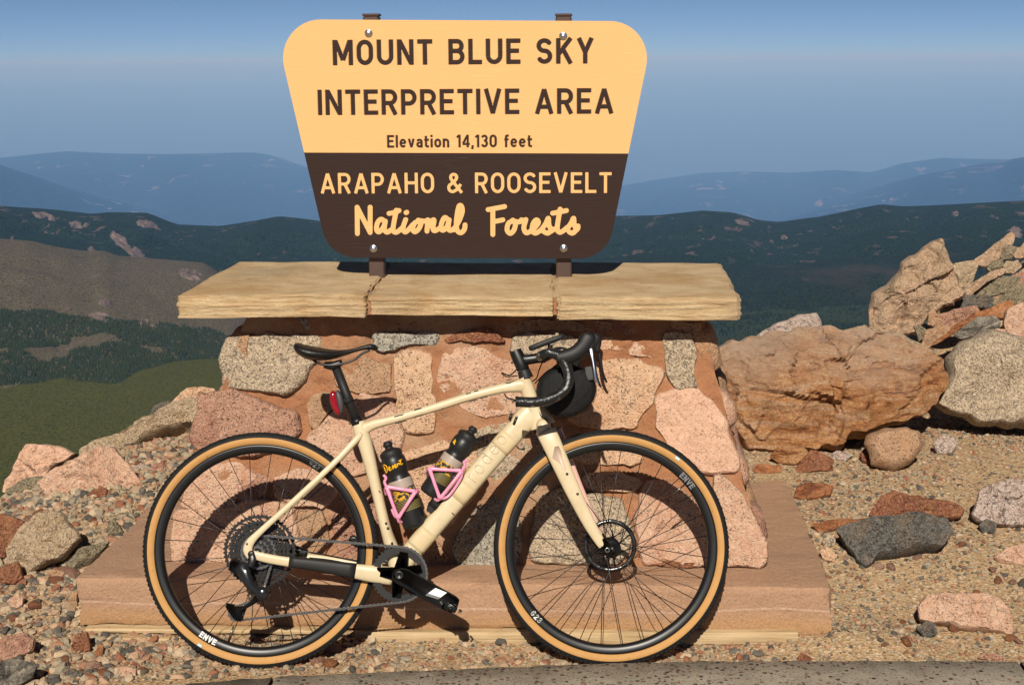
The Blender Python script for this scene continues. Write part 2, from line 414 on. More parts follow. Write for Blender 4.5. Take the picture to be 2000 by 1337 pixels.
oB, VB, rowsB, nxB = hill('dry_hill', [(-450, 455), (-150, 468), (0, 480), (60, 484), (110, 498), (160, 508), (205, 508), (230, 520), (275, 523), (320, 528), (350, 530), (400, 535), (430, 560), (480, 600), (560, 640), (700, 690), (900, 720), (2450, 800)],
     1950, 738, 1330, M['bare_hill'], 'dry brown hillside above the dark trees on the left', 0.07, 210, 56, seed=23, dvar=0.04, fine=0.6, drop=12)

# the meadow bench and the slope that falls from the summit to it
prof = [(7, -3.4), (14, -9), (40, -27), (120, -72), (300, -145), (600, -215), (850, -240), (1100, -252), (1400, -267), (1800, -330), (2600, -470)]
V = []; F = []; DD = [7, 10, 14, 22, 40, 75, 120, 200, 300, 450, 600, 720, 850, 950, 1050, 1150, 1250, 1350, 1450, 1600, 1800, 2200, 2600]
NA = 120
for d in DD:
    for j in range(NA+1):
        a = rad(-70)+rad(140)*j/NA
        x, y = 0.475+math.sin(a)*d, -4.3+math.cos(a)*d
        V.append(Vector((x, y, interp(prof, d)+min(2.5, 0.006*d)*(0.4+0.6*fbm((x, y, 0), 0.006, 5, 2)))))
for i in range(len(DD)-1):
    for j in range(NA):
        a = i*(NA+1)+j; F.append((a, a+1, a+NA+2, a+NA+1))
tag(mk('meadow', V, F, M['tundra']), 'flat green tundra meadow far below on the left', None, None, 'structure')

# trees too many and too far to count
def wood(name, V, rows, nx, lo, hi, n, h, label, seed, gap=0.0, xr=(0, 1)):
    rnd = random.Random(seed); out = MB(); k = 0
    vv = []; ff = []
    while k < n:
        i = rnd.randint(int(xr[0]*(nx-2)), int(xr[1]*(nx-2))); j = lo+(hi-lo)*rnd.random()
        jj = int(j); u, t = rnd.random(), j-jj
        a = i*rows+jj
        P = V[a].lerp(V[a+rows], u).lerp(V[a+1].lerp(V[a+rows+1], u), t)
        g = fbm((P.x, P.y, 0), 0.011, 4, seed)+0.5*(hi-j)/(hi-lo)
        k += 1
        if g < gap: continue
        q = RM.transposed() @ (P-CAM); yy = 668.5+FPX*q.y/q.z
        if yy > 752: continue
        H = h*(0.55+0.8*rnd.random()); r = H*(0.24+0.12*rnd.random()); a0 = rnd.random()*6.28; b = len(vv)
        for q in range(5):
            an = a0+q*2*PI/5; vv.append((P.x+math.cos(an)*r, P.y+math.sin(an)*r, P.z+0.05*H))
        vv.append((P.x, P.y, P.z+H))
        ff += [(b+q, b+(q+1) % 5, b+5) for q in range(5)]
    o = mk(name, vv, ff, M['needles'], smooth=False); tag(o, label, 'forest', None, 'stuff')
wood('conifer_wood', VB, rowsB, nxB, 0.5, 25, 60000, 3.0, 'dark conifer wood on the foot of the brown hill', 5, gap=-0.06, xr=(0.18, 0.53))
wood('conifer_wood', VN, rowsN, nxN, 6, 35, 34000, 2.8, 'conifers covering the slope under the right boulders', 9, gap=-0.3, xr=(0.50, 0.78))
# bare rock outcrops grown out of the hillsides
s = NB('outcrop_rock', 0.95, 0.1)
s.color(s.ramp(s.noise(0.05, 7, 0.75), [(0.3, (0.10, 0.075, 0.06)), (0.5, (0.22, 0.165, 0.135)), (0.7, (0.33, 0.25, 0.20))])); s.bump(s.noise(0.05, 6, 0.7), 14, 1.0)
M['outcrop'] = s.m
def surf(px, py):
    d = ray(px, py); best = None
    for b in HILLS:
        loc, nn, _, ds = b.ray_cast(CAM, d)
        if loc is not None and (best is None or ds < best[2]): best = (loc, nn if nn.z > 0 else -nn, ds)
    return best
def outcrop(ol, label, seed):
    n, K = 26, 7; V = []; F = []
    cx = sum(p[0] for p in ol)/len(ol); cy = sum(p[1] for p in ol)/len(ol); m = len(ol)
    sc = None
    for k in range(K+1):
        s_ = 1-k/K
        for i in range(n if k < K else 1):
            t_ = i/n*m; a, b = ol[int(t_)], ol[(int(t_)+1) % m]; fr = t_-int(t_)
            x, y = lerp(a[0], b[0], fr), lerp(a[1], b[1], fr)
            jg = 1+0.22*noise.noise(Vector((i*0.9, seed*3.3, k*0.3)))
            x, y = cx+(x-cx)*s_*jg, cy+(y-cy)*s_*jg
            h = surf(x, y)
            if h is None: return
            loc, nn, ds = h
            w_ = ds*(max(p[0] for p in ol)-min(p[0] for p in ol))/FPX
            up = Vector((0, -0.5, 0.85))
            V.append(loc+up*(w_*(-0.05+0.16*min(1, k/2)*(0.55+0.9*noise.noise(loc*(5/w_))+0.5*abs(noise.noise(loc*(13/w_)))))))
    for k in range(K-1):
        for i in range(n): j = (i+1) % n; F.append((k*n+i, k*n+j, k*n+n+j, k*n+n+i))
    for i in range(n): F.append(((K-1)*n+i, (K-1)*n+(i+1) % n, K*n))
    tag(mk('rock_outcrop', V, F, M['outcrop'], smooth=False), label, None, None, 'structure')
# ------------------------------------------------------------------ near ground
def G(x, y):
    z = interp([(-0.2, 0.0), (0.12, 0.0), (1.0, 0.165), (1.8, 0.215), (2.7, 0.245), (9, 0.30)], y)
    z -= 0.15*sstep(-1.40, -2.05, x)*sstep(0.4, 1.35, y)
    z += 0.22*max(0.0, y-2.5)*sstep(1.3, 2.2, x)
    ye = interp([(-5, 1.2), (-2.3, 1.45), (-2.0, 1.52), (-1.7, 1.85), (-1.45, 2.3), (-1.1, 2.6), (-0.2, 2.7), (0.9, 2.4), (1.4, 2.6), (1.9, 3.4), (2.4, 4.0), (5, 4.6)], x)
    if y > ye-0.2: z -= 0.95*(y-ye+0.2)*sstep(ye-0.2, ye+0.25, y)
    z += 0.06*math.exp(-((x-1.24)/0.20)**2-((y-0.16)/0.10)**2)
    return z+0.014*fbm((x, y, 0), 2.2, 4, 4)*sstep(-0.3, 0.3, y)
def ground_hit(px, py):
    z = 0.1
    for _ in range(14):
        P = atz(px, py, z); z = lerp(z, G(P.x, P.y), 0.7)
    return P

s = NB('gravel_soil', 0.95, 0.15)
big = s.noise(2.2, 5, 0.6)
fine = s.noise(85, 5, 0.75)
c = s.mix(big, (0.58, 0.39, 0.20), (0.50, 0.335, 0.18))
c = s.mix(s.ramp(fine, [(0.35, (0, 0, 0)), (0.65, (1, 1, 1))]), s.mix(0.5, c, (0.22, 0.15, 0.085)), c)
cell = s.sep(s.voro(110, out='Color'))
c = s.mix(s.math('GREATER_THAN', cell[0], 0.55), c, s.ramp(cell[1], [(0.0, (0.10, 0.09, 0.075)), (0.3, (0.48, 0.27, 0.15)), (0.5, (0.60, 0.42, 0.24)), (0.75, (0.64, 0.48, 0.31)), (1.0, (0.33, 0.28, 0.19))]))
s.color(c)
s.bump(s.voro(110), 0.006, 0.7); s.bump(fine, 0.008, 0.9)
M['soil'] = s.m
GX = np.concatenate([np.arange(-9, -3.2, 0.2), np.arange(-3.2, 3.6, 0.045), np.arange(3.6, 9.01, 0.2)])
GY = np.concatenate([np.arange(-7, -0.7, 0.3), np.arange(-0.7, 3.2, 0.045), np.arange(3.2, 13, 0.25)])
V = [(x, y, G(x, y)) for y in GY for x in GX]; nX = len(GX)
F = [(j*nX+i, j*nX+i+1, j*nX+nX+i+1, j*nX+nX+i) for j in range(len(GY)-1) for i in range(nX-1)]
tag(mk('ground', V, F, M['soil']), 'sandy gravel ground of the summit', None, None, 'structure')

# concrete kerb along the bottom of the picture
s = NB('exposed_concrete', 0.9, 0.2)
v1 = s.sep(s.voro(60, out='Color')); nz = s.noise(4, 5)
c = s.mix(s.noise(120, 5, 0.8), (0.38, 0.325, 0.245), (0.50, 0.435, 0.335))
c = s.mix(s.math('MULTIPLY', s.math('GREATER_THAN', s.math('ADD', v1[0], s.math('MULTIPLY', nz, 1.6)), 1.42), s.math('LESS_THAN', s.voro(60), 0.42)), c,
          s.ramp(v1[1], [(0, (0.03, 0.03, 0.028)), (0.45, (0.07, 0.055, 0.045)), (0.75, (0.30, 0.11, 0.07)), (1, (0.17, 0.15, 0.12))]))
v2 = s.sep(s.voro(170, out='Color'))
c = s.mix(s.math('MULTIPLY', s.math('GREATER_THAN', v2[0], 0.72), s.math('LESS_THAN', s.voro(170), 0.5)), c, s.ramp(v2[1], [(0, (0.10, 0.085, 0.065)), (0.5, (0.26, 0.20, 0.14)), (1, (0.56, 0.48, 0.36))]))
c = s.mix(s.ramp(s.noise(5, 8, 0.75), [(0.42, (0, 0, 0)), (0.66, (1, 1, 1))]), c, s.mix(0.55, c, (0.20, 0.165, 0.12)))
s.color(c); s.bump(s.noise(140, 5, 0.7), 0.007, 1.0); s.bump(s.noise(14, 7, 0.7), 0.010, 0.8)
M['kerb'] = s.m
M['kerb_dark'] = plain('weathered_concrete', (0.17, 0.145, 0.11), 0.95, 0.15, var=0.35, sc=45, bump=0.006)
KZ = 0.035
def kerb(pts, mat, label, seed):
    edge = []
    for (a, b), (c_, d) in zip(pts, pts[1:]):
        n = max(2, int(abs(c_-a)/12))
        edge += [atz(lerp(a, c_, k/n), lerp(b, d, k/n), KZ) for k in range(n)]
    edge.append(atz(*pts[-1], KZ))
    V = []; n = len(edge)
    for row, (dy, z) in enumerate(((0.004, -0.14), (0.0, KZ-0.012), (-0.010, KZ), (-0.14, KZ+0.001), (-0.75, KZ), (-0.78, -0.10))):
        for i, p in enumerate(edge):
            j = 0.006*fbm((p.x*3, seed, row), 5, 3)*(1 if row in (1, 2) else 0.2)
            V.append(Vector((p.x, p.y+dy+j, z+(j*0.3 if row < 3 else 0.002*fbm((p.x, row, seed), 6)))))
    F = [(r*n+i, r*n+i+1, r*n+n+i+1, r*n+n+i) for r in range(5) for i in range(n-1)]
    tag(mk('kerb', V, F, mat), label, None, None, 'structure')
kerb([(541, 1318), (700, 1311), (900, 1303), (1150, 1293), (1350, 1288), (1600, 1287), (1985, 1288)], M['kerb'], 'pale concrete kerb with dark aggregate in front of the wheels', 1)
kerb([(1992, 1288), (2200, 1290), (2500, 1292)], M['kerb'], 'next length of pale concrete kerb at the right edge', 3)
kerb([(-600, 1560), (-200, 1450), (100, 1372), (300, 1340), (420, 1327), (533, 1319)], M['kerb_dark'], 'darker curved length of kerb at the lower left', 2)

# gravel: tens of thousands of pebbles
t = (1+5**0.5)/2
ICO = np.array([(-1, t, 0), (1, t, 0), (-1, -t, 0), (1, -t, 0), (0, -1, t), (0, 1, t), (0, -1, -t), (0, 1, -t), (t, 0, -1), (t, 0, 1), (-t, 0, -1), (-t, 0, 1)], float)/math.sqrt(1+t*t)
ICF = np.array([(0, 11, 5), (0, 5, 1), (0, 1, 7), (0, 7, 10), (0, 10, 11), (1, 5, 9), (5, 11, 4), (11, 10, 2), (10, 7, 6), (7, 1, 8), (3, 9, 4), (3, 4, 2), (3, 2, 6), (3, 6, 8), (3, 8, 9), (4, 9, 5), (2, 4, 11), (6, 2, 10), (8, 6, 7), (9, 8, 1)])
s = NB('pebble', 0.85, 0.25)
gi = s.n('ShaderNodeNewGeometry'); rp = gi.outputs['Random Per Island']
c = s.ramp(rp, [(0.0, (0.10, 0.09, 0.075)), (0.12, (0.17, 0.15, 0.12)), (0.22, (0.38, 0.31, 0.215)), (0.36, (0.46, 0.31, 0.19)), (0.50, (0.42, 0.215, 0.125)), (0.58, (0.58, 0.37, 0.23)), (0.68, (0.62, 0.46, 0.30)), (0.78, (0.46, 0.37, 0.24)), (0.93, (0.33, 0.13, 0.07))], 'CONSTANT')
c = s.mix(s.noise(160, 4), s.mix(0.55, c, (0.05, 0.04, 0.03)), c)
s.color(c); s.bump(s.noise(120, 4), 0.004, 0.8)
M['pebble'] = s.m
PL = [at(150, 1138, 0.19).x, at(1628, 1145, 0.19).x]
def kerb_y(x):
    return interp([(-3, -1.0), (-1.6, -0.42), (-1.1, -0.22), (-0.95, -0.16), (-0.5, -0.10), (0.2, -0.03), (3, -0.0)], x)-0.012
def pebbles(name, n, seed, label, smin, smax, power, dens):
    r = np.random.RandomState(seed); rnd = random.Random(seed)
    pos = []; siz = []
    while len(pos) < n:
        x = rnd.uniform(-3.0, 3.0); y = rnd.uniform(-0.55, 3.0)
        # only what the camera sees or nearly sees
        if abs(x-0.475+0.063*(y+4.3)) > 0.40*(y+4.3)+0.2: continue
        if y < kerb_y(x)+0.004: continue
        if PL[0]-0.005 < x < PL[1]+0.005 and 0.185 < y < 1.50: continue
        if rnd.random() > dens(x, y): continue
        q = smin*(smax/smin)**(rnd.random()**power)
        if x > -0.85 and y < 0.18: q = min(q, 0.018)
        pos.append((x, y, G(x, y))); siz.append(q)
    pos = np.array(pos); siz = np.array(siz)
    V = ICO[None]*(1+0.28*r.uniform(-1, 1, (n, 12, 1)))
    V = V*(r.uniform(0.6, 1.25, (n, 1, 3))*siz[:, None, None]); V[:, :, 2] *= 0.72
    a = r.uniform(0, 6.28, n); b = r.uniform(-0.6, 0.6, n)
    X, Z = V[:, :, 0].copy(), V[:, :, 2].copy()
    V[:, :, 0] = X*np.cos(b)[:, None]+Z*np.sin(b)[:, None]; V[:, :, 2] = -X*np.sin(b)[:, None]+Z*np.cos(b)[:, None]
    X, Y = V[:, :, 0].copy(), V[:, :, 1].copy()
    V[:, :, 0] = X*np.cos(a)[:, None]-Y*np.sin(a)[:, None]; V[:, :, 1] = X*np.sin(a)[:, None]+Y*np.cos(a)[:, None]
    V += pos[:, None, :]; V[:, :, 2] += (siz*0.25)[:, None]
    F = (ICF[None]+(np.arange(n)*12)[:, None, None]).reshape(-1, 3)
    me = bpy.data.meshes.new(name); me.from_pydata(V.reshape(-1, 3).tolist(), [], F.tolist()); me.materials.append(M['pebble'])
    o = bpy.data.objects.new(name, me); COL.objects.link(o)
    tag(o, label, 'gravel', None, 'stuff')
pebbles('gravel', 32000, 3, 'coarse reddish and grey gravel left of the plinth', 0.0038, 0.023, 2.5, lambda x, y: 1.0 if x < -0.9 else (0.35 if y < 0.2 and x < 1 else 0.0))
pebbles('gravel', 46000, 7, 'fine sandy gravel strewn over the ground', 0.0028, 0.012, 2.2, lambda x, y: (0.5 if x < -0.9 else 1.0)*(0.35+0.9*max(0, 0.5+fbm((x, y, 0), 2.5, 3, 3))))

# ------------------------------------------------------------------ rocks
def rock(name, outline, mat, label=None, Y=None, tilt=0.25, df=0.3, db=0.6, N=56, K=11, seed=0, rough=0.035, nf=5, cat='boulder', group=None, flat=2.6, parent=None, plane=None, base=True, sharp=0.8, chips=1.0, strata=0.0, jag=0.25, crease=24, faces=None):
    rnd = random.Random(seed*17+3)
    if plane: P0, Nn = plane
    else:
        b = max(outline, key=lambda p: p[1])
        P0 = at(b[0], b[1], Y) if Y is not None else ground_hit(b[0], b[1]-2)
        Nn = Vector((0, -math.cos(tilt), math.sin(tilt)))
    Q = [onplane(x, y, P0, Nn) for x, y in outline]
    e1 = Vector((1, 0, 0)); e1 = (e1-Nn*e1.dot(Nn)).normalized(); e2 = Nn.cross(e1)
    q2 = [((q-P0).dot(e1), (q-P0).dot(e2)) for q in Q]
    # resample
    L = [0]
    for a, b in zip(q2, q2[1:]+q2[:1]): L.append(L[-1]+math.hypot(b[0]-a[0], b[1]-a[1]))
    tot = L[-1]; pts = []
    for i in range(N):
        d = tot*i/N; k = max(j for j in range(len(q2)) if L[j] <= d+1e-9)
        t = (d-L[k])/max(1e-9, L[k+1]-L[k]); a, b = q2[k], q2[(k+1) % len(q2)]
        pts.append((lerp(a[0], b[0], t), lerp(a[1], b[1], t)))
    pts = [((pts[i-1][0]+6*pts[i][0]+pts[(i+1) % N][0])/8, (pts[i-1][1]+6*pts[i][1]+pts[(i+1) % N][1])/8) for i in range(N)]
    jr = jag*math.sqrt(tot*0.12)*0.12
    pts = [(x+jr*fbm((x*14, z*14, seed), 1.0, 3), z+jr*fbm((x*14, z*14, seed+9), 1.0, 3)) for x, z in pts]
    A = cx = cz = 0
    for (x0, z0), (x1, z1) in zip(pts, pts[1:]+pts[:1]):
        k = x0*z1-x1*z0; A += k; cx += (x0+x1)*k; cz += (z0+z1)*k
    cx /= 3*A; cz /= 3*A
    size = math.sqrt(abs(A)/2)
    DF, DB = (df*size, db*size) if df > 0 else (-df, db*size)
    planes = []
    for i in range(nf):
        a = 2*PI*(i+rnd.random()*0.8)/max(nf, 1); g = rnd.uniform(0.25, 0.85)*DF/size*sharp
        planes.append((math.cos(a)*g, math.sin(a)*g, DF*rnd.uniform(0.62, 1.0)))
    if faces: planes = [(a*DF/size, b*DF/size, d*DF) for a, b, d in faces]
    V = []; F = []
    def ringpt(i, s_, h, jig):
        x = cx+(pts[i][0]-cx)*s_; z = cz+(pts[i][1]-cz)*s_
        return x, z
    def chip(P, fr):
        q = P*fr+Vector((seed*1.7, seed*0.6, 0)); c0 = noise.voronoi(q)[1][0]
        rv = noise.cell_vector(c0*3.1+Vector((seed, 0, 0)))-Vector((0.5, 0.5, 0.5)); return (q-c0).dot(rv)*2+0.5*rv.x
    def put(x, z, h, s_):
        P = P0+e1*x+e2*z+Nn*h
        n1 = fbm(P, 1.9/size, 5, seed+1); n2 = fbm(P, 6.0/size, 4, seed+2)
        amp = size*rough*(0.35+0.65*min(1, (1-abs(s_))*4))
        if strata: amp_s = strata*size*noise.noise(Vector((P.x*1.5, P.y*1.5, (P.z+0.25*P.x)*22)))*min(1, (1-abs(s_))*5); P = P+Nn*amp_s
        rdg = abs(noise.noise(P*(2.6/size)+Vector((seed, 0, 0))))
        return P+Nn*(amp*(n1*0.9+n2*0.6-rdg*0.8+chips*(chip(P, 1.5/size)*1.0+chip(P, 3.6/size)*0.55+chip(P, 8.5/size)*0.25)))+(e1*noise.noise(P*(5/size))+e2*noise.noise(P*(5/size)+Vector((9, 9, 9))))*(amp*0.45)
    Ss = [1-(k/K)**1.6 for k in range(K)]
    for s_ in Ss:
        for i in range(N):
            x, z = ringpt(i, s_, 0, 0)
            h = DF*(1-s_**flat)**(1/1.7)
            for gx, gz, d in planes: h = min(h, max(0.0, d-gx*(x-cx)*1.0-gz*(z-cz)))
            V.append(put(x, z, h, s_))
    h = min([DF]+[d for _, _, d in planes]); V.append(put(cx, cz, h, 0)); top = len(V)-1
    KB = 4
    for k in range(1, KB):
        s_ = 1-(k/KB)**1.8
        for i in range(N):
            x, z = ringpt(i, s_, 0, 0); V.append(put(x, z, -DB*(1-s_**2.2)**0.6, s_))
    V.append(P0+e1*cx+e2*cz-Nn*DB); bot = len(V)-1
    for k in range(K-1):
        for i in range(N):
            j = (i+1) % N; F.append((k*N+i, k*N+j, k*N+N+j, k*N+N+i))
    for i in range(N): F.append(((K-1)*N+i, (K-1)*N+(i+1) % N, top))
    off = K*N+1
    for i in range(N): j = (i+1) % N; F.append((i, off+i, off+j, j))
    for k in range(KB-2):
        for i in range(N):
            j = (i+1) % N; F.append((off+k*N+i, off+k*N+N+i, off+k*N+N+j, off+k*N+j))
    l_ = off+(KB-2)*N
    for i in range(N): F.append((l_+i, bot, l_+(i+1) % N))
    if A < 0: F = [q[::-1] for q in F]
    bp = None
    if base and parent is None:
        c_ = sum((v for v in V), Vector())/len(V); bp = Vector((c_.x, c_.y, min(v.z for v in V)))
    o = mk(name, V, F, M[mat] if isinstance(mat, str) else mat, parent, True, None, bp)
    o.data.set_sharp_from_angle(angle=rad(crease))
    if label: tag(o, label, cat, group)
    return o
# ------------------------------------------------------------------ stone monument
s = NB('mortar', 0.95, 0.15)
c = s.mix(s.noise(7, 6, 0.65), (0.40, 0.165, 0.078), (0.60, 0.29, 0.145))
c = s.mix(s.ramp(s.noise(3, 4), [(0.45, (0, 0, 0)), (0.62, (1, 1, 1))]), c, (0.56, 0.35, 0.215))
c = s.mix(s.ramp(s.noise(260, 3, 0.8), [(0.35, (0, 0, 0)), (0.6, (1, 1, 1))]), s.mix(0.35, c, (0.2, 0.10, 0.05)), c)
s.color(c); s.bump(s.noise(16, 8, 0.75), 0.025, 1.0); s.bump(s.noise(180, 4, 0.8), 0.004, 0.7)
M['mortar'] = s.m
s = NB('red_concrete', 0.92, 0.2)
zz = s.sep()
st = s.noise(1.0, 9, 0.78, co=s.stretch((3.0, 16.0, 22.0)))
c = s.mix(s.noise(5, 6, 0.65), (0.46, 0.27, 0.165), (0.57, 0.35, 0.215))
c = s.mix(s.ramp(st, [(0.54, (0, 0, 0)), (0.76, (1, 1, 1))]), c, (0.29, 0.17, 0.115))
c = s.mix(s.ramp(s.math('ADD', zz[2], s.math('MULTIPLY', s.noise(2.5, 4), 0.09)), [(0.115, (1, 1, 1)), (0.145, (0, 0, 0))]), c, (0.52, 0.30, 0.15))
wav = s.math('ABSOLUTE', s.math('SUBTRACT', zz[2], s.math('ADD', 0.070, s.math('MULTIPLY', s.noise(1.6, 3, 0.5), 0.075))))
c = s.mix(s.math('MULTIPLY', s.math('LESS_THAN', wav, 0.0032), 0.7), c, (0.66, 0.45, 0.32))
c = s.mix(s.ramp(s.noise(130, 4, 0.85), [(0.3, (0, 0, 0)), (0.6, (1, 1, 1))]), s.mix(0.5, c, (0.24, 0.13, 0.08)), c)
s.color(c); s.bump(s.noise(110, 6, 0.8), 0.006, 1.0); s.bump(s.noise(9, 7, 0.7), 0.016, 0.8)
M['plinth'] = s.m
s = NB('sandstone', 0.9, 0.2)
f = s.noise(1.0, 8, 0.65, co=s.stretch((8.0, 10.0, 70.0)), dist=0.5)
c = s.ramp(f, [(0.25, (0.42, 0.265, 0.13)), (0.42, (0.62, 0.43, 0.235)), (0.55, (0.70, 0.52, 0.30)), (0.75, (0.76, 0.59, 0.36))])
c = s.mix(s.ramp(s.noise(3.2, 6, 0.65, dist=0.5), [(0.48, (0, 0, 0)), (0.66, (1, 1, 1))]), c, s.mix(0.6, c, (0.50, 0.28, 0.11)))
c = s.mix(s.ramp(s.noise(2.1, 5, 0.6), [(0.56, (0, 0, 0)), (0.72, (1, 1, 1))]), c, s.mix(0.5, c, (0.30, 0.25, 0.18)))
c = s.mix(s.ramp(s.noise(300, 3, 0.8), [(0.3, (0, 0, 0)), (0.55, (1, 1, 1))]), s.mix(0.35, c, (0.3, 0.2, 0.1)), c)
s.color(c); s.bump(f, 0.012, 0.9); s.bump(s.noise(55, 8, 0.8), 0.009, 1.0)
M['sandstone'] = s.m
s = NB('weathered_wood', 0.9, 0.2)
f = s.noise(1.0, 7, 0.7, co=s.stretch((3.0, 30.0, 120.0)), dist=0.3)
s.color(s.ramp(f, [(0.25, (0.20, 0.12, 0.06)), (0.45, (0.46, 0.32, 0.17)), (0.7, (0.62, 0.48, 0.29))])); s.bump(f, 0.006, 0.8)
M['wood'] = s.m

PF, PBK, PT = 0.19, 1.47, 0.19
WB, WT, ZT = 0.37, 0.55, 0.975
WP = Vector((0, WB, PT)); WN = Vector((0, -(ZT-PT), WT-WB)).normalized()
mx = (PL[0]+PL[1])/2
mon = empty('stone_monument', (mx, 0.83, 0.0))
tag(mon, 'battered stone and mortar monument on a red concrete plinth, capped with sandstone slabs', 'monument')
MI = Matrix.Translation(-mon.location)
def mchild(o): o.parent = mon; o.matrix_parent_inverse = MI; return o

def slab_mesh(C, n, amp, seed, edge=0.0, bed=0.0):
    """C: 8 corners indexed [x][y][z]; each face a grid, surfaces disturbed alike so that edges meet"""
    V = []; F = []
    def pos(u, v, w_):
        P = Vector((0, 0, 0))
        for a in (0, 1):
            for b in (0, 1):
                for c in (0, 1):
                    P += C[a][b][c]*((u if a else 1-u)*(v if b else 1-v)*(w_ if c else 1-w_))
        q = P+Vector((seed*3.3, 0, 0))
        D = Vector((fbm(q, 4, 4), fbm(q+Vector((7, 0, 0)), 4, 4), 0.5*fbm(q+Vector((0, 7, 0)), 3, 3)))*amp
        # bedding: courses that step in and out
        bd = bed*(noise.noise(Vector((q.x*1.2, q.y*1.2, q.z*75)))+0.5*noise.noise(Vector((q.x*9, q.y*9, q.z*160))))
        cx = (u-0.5)*2; cy = (v-0.5)*2; cw = (w_-0.5)*2
        if abs(cy) > 0.995: D.y += math.copysign(bd, cy)
        if abs(cx) > 0.995: D.x += math.copysign(bd*1.5, cx)
        # chipped edges
        ne = sum(1 for q_ in (cx, cy, cw) if abs(q_) > 0.995)
        if ne >= 2 and edge:
            k = edge*(0.35+max(0, fbm(q, 11, 3, seed)+0.25)*1.6)
            if abs(cw) > .995: D.z -= math.copysign(k*0.6, cw)
            if abs(cy) > .995: D.y -= math.copysign(k, cy)
            if abs(cx) > .995: D.x -= math.copysign(k, cx)
        return P+D
    def face(fn, a, b):
        o = len(V)
        for i in range(a+1):
            for j in range(b+1): V.append(pos(*fn(i/a, j/b)))
        for i in range(a):
            for j in range(b):
                k = o+i*(b+1)+j; F.append((k, k+b+1, k+b+2, k+1))
    nx, ny, nz = n
    face(lambda s_, t_: (s_, 0, t_), nx, nz); face(lambda s_, t_: (1-s_, 1, t_), nx, nz)
    face(lambda s_, t_: (s_, t_, 1), nx, ny); face(lambda s_, t_: (s_, 1-t_, 0), nx, ny)
    face(lambda s_, t_: (1, s_, t_), ny, nz); face(lambda s_, t_: (0, 1-s_, t_), ny, nz)
    return V, F
def corners(xf, xb, yf, yb, z0, z1):
    return [[[Vector((xf[a] if b == 0 else xb[a], yf if b == 0 else yb, z0 if c == 0 else z1)) for c in (0, 1)] for b in (0, 1)] for a in (0, 1)]

v, f = slab_mesh(corners(PL, PL, PF, PBK, 0.035, PT), (110, 50, 12), 0.006, 2, 0.006)
mchild(mk('plinth', v, f, M['plinth']))
# foundation below the plinth, set back
v, f = slab_mesh(corners((PL[0]+0.05, PL[1]-0.05), (PL[0]+0.05, PL[1]-0.05), PF+0.07, PBK-0.05, -0.2, 0.034), (20, 10, 3), 0.004, 5)
mchild(mk('footing', v, f, M['plinth']))

WXb = (onplane(347, 1090, WP, WN).x, onplane(1490, 1100, WP, WN).x)
WXt = (onplane(487, 622, WP, WN).x, onplane(1364, 625, WP, WN).x)
def core(inset, name, mat):
    a = [[[None, None], [None, None]], [[None, None], [None, None]]]
    for i in (0, 1):
        sg = -1 if i == 0 else 1
        a[i][0][0] = Vector((WXb[i]-sg*inset, WB+inset, PT-0.02)); a[i][1][0] = Vector((WXb[i]-sg*inset, 1.29, PT-0.02))
        a[i][0][1] = Vector((WXt[i]-sg*inset, WT+inset, ZT+0.01)); a[i][1][1] = Vector((WXt[i]-sg*inset, 1.11, ZT+0.01))
    v, f = slab_mesh(a, (150, 50, 90), 0.022, 8)
    v = [p+WN*(0.010*fbm(p, 13, 4, 3)+0.006*abs(fbm(p, 30, 3, 6))) for p in v]
    return mchild(mk(name, v, f, mat))
core(-0.004, 'mortar_core', M['mortar'])

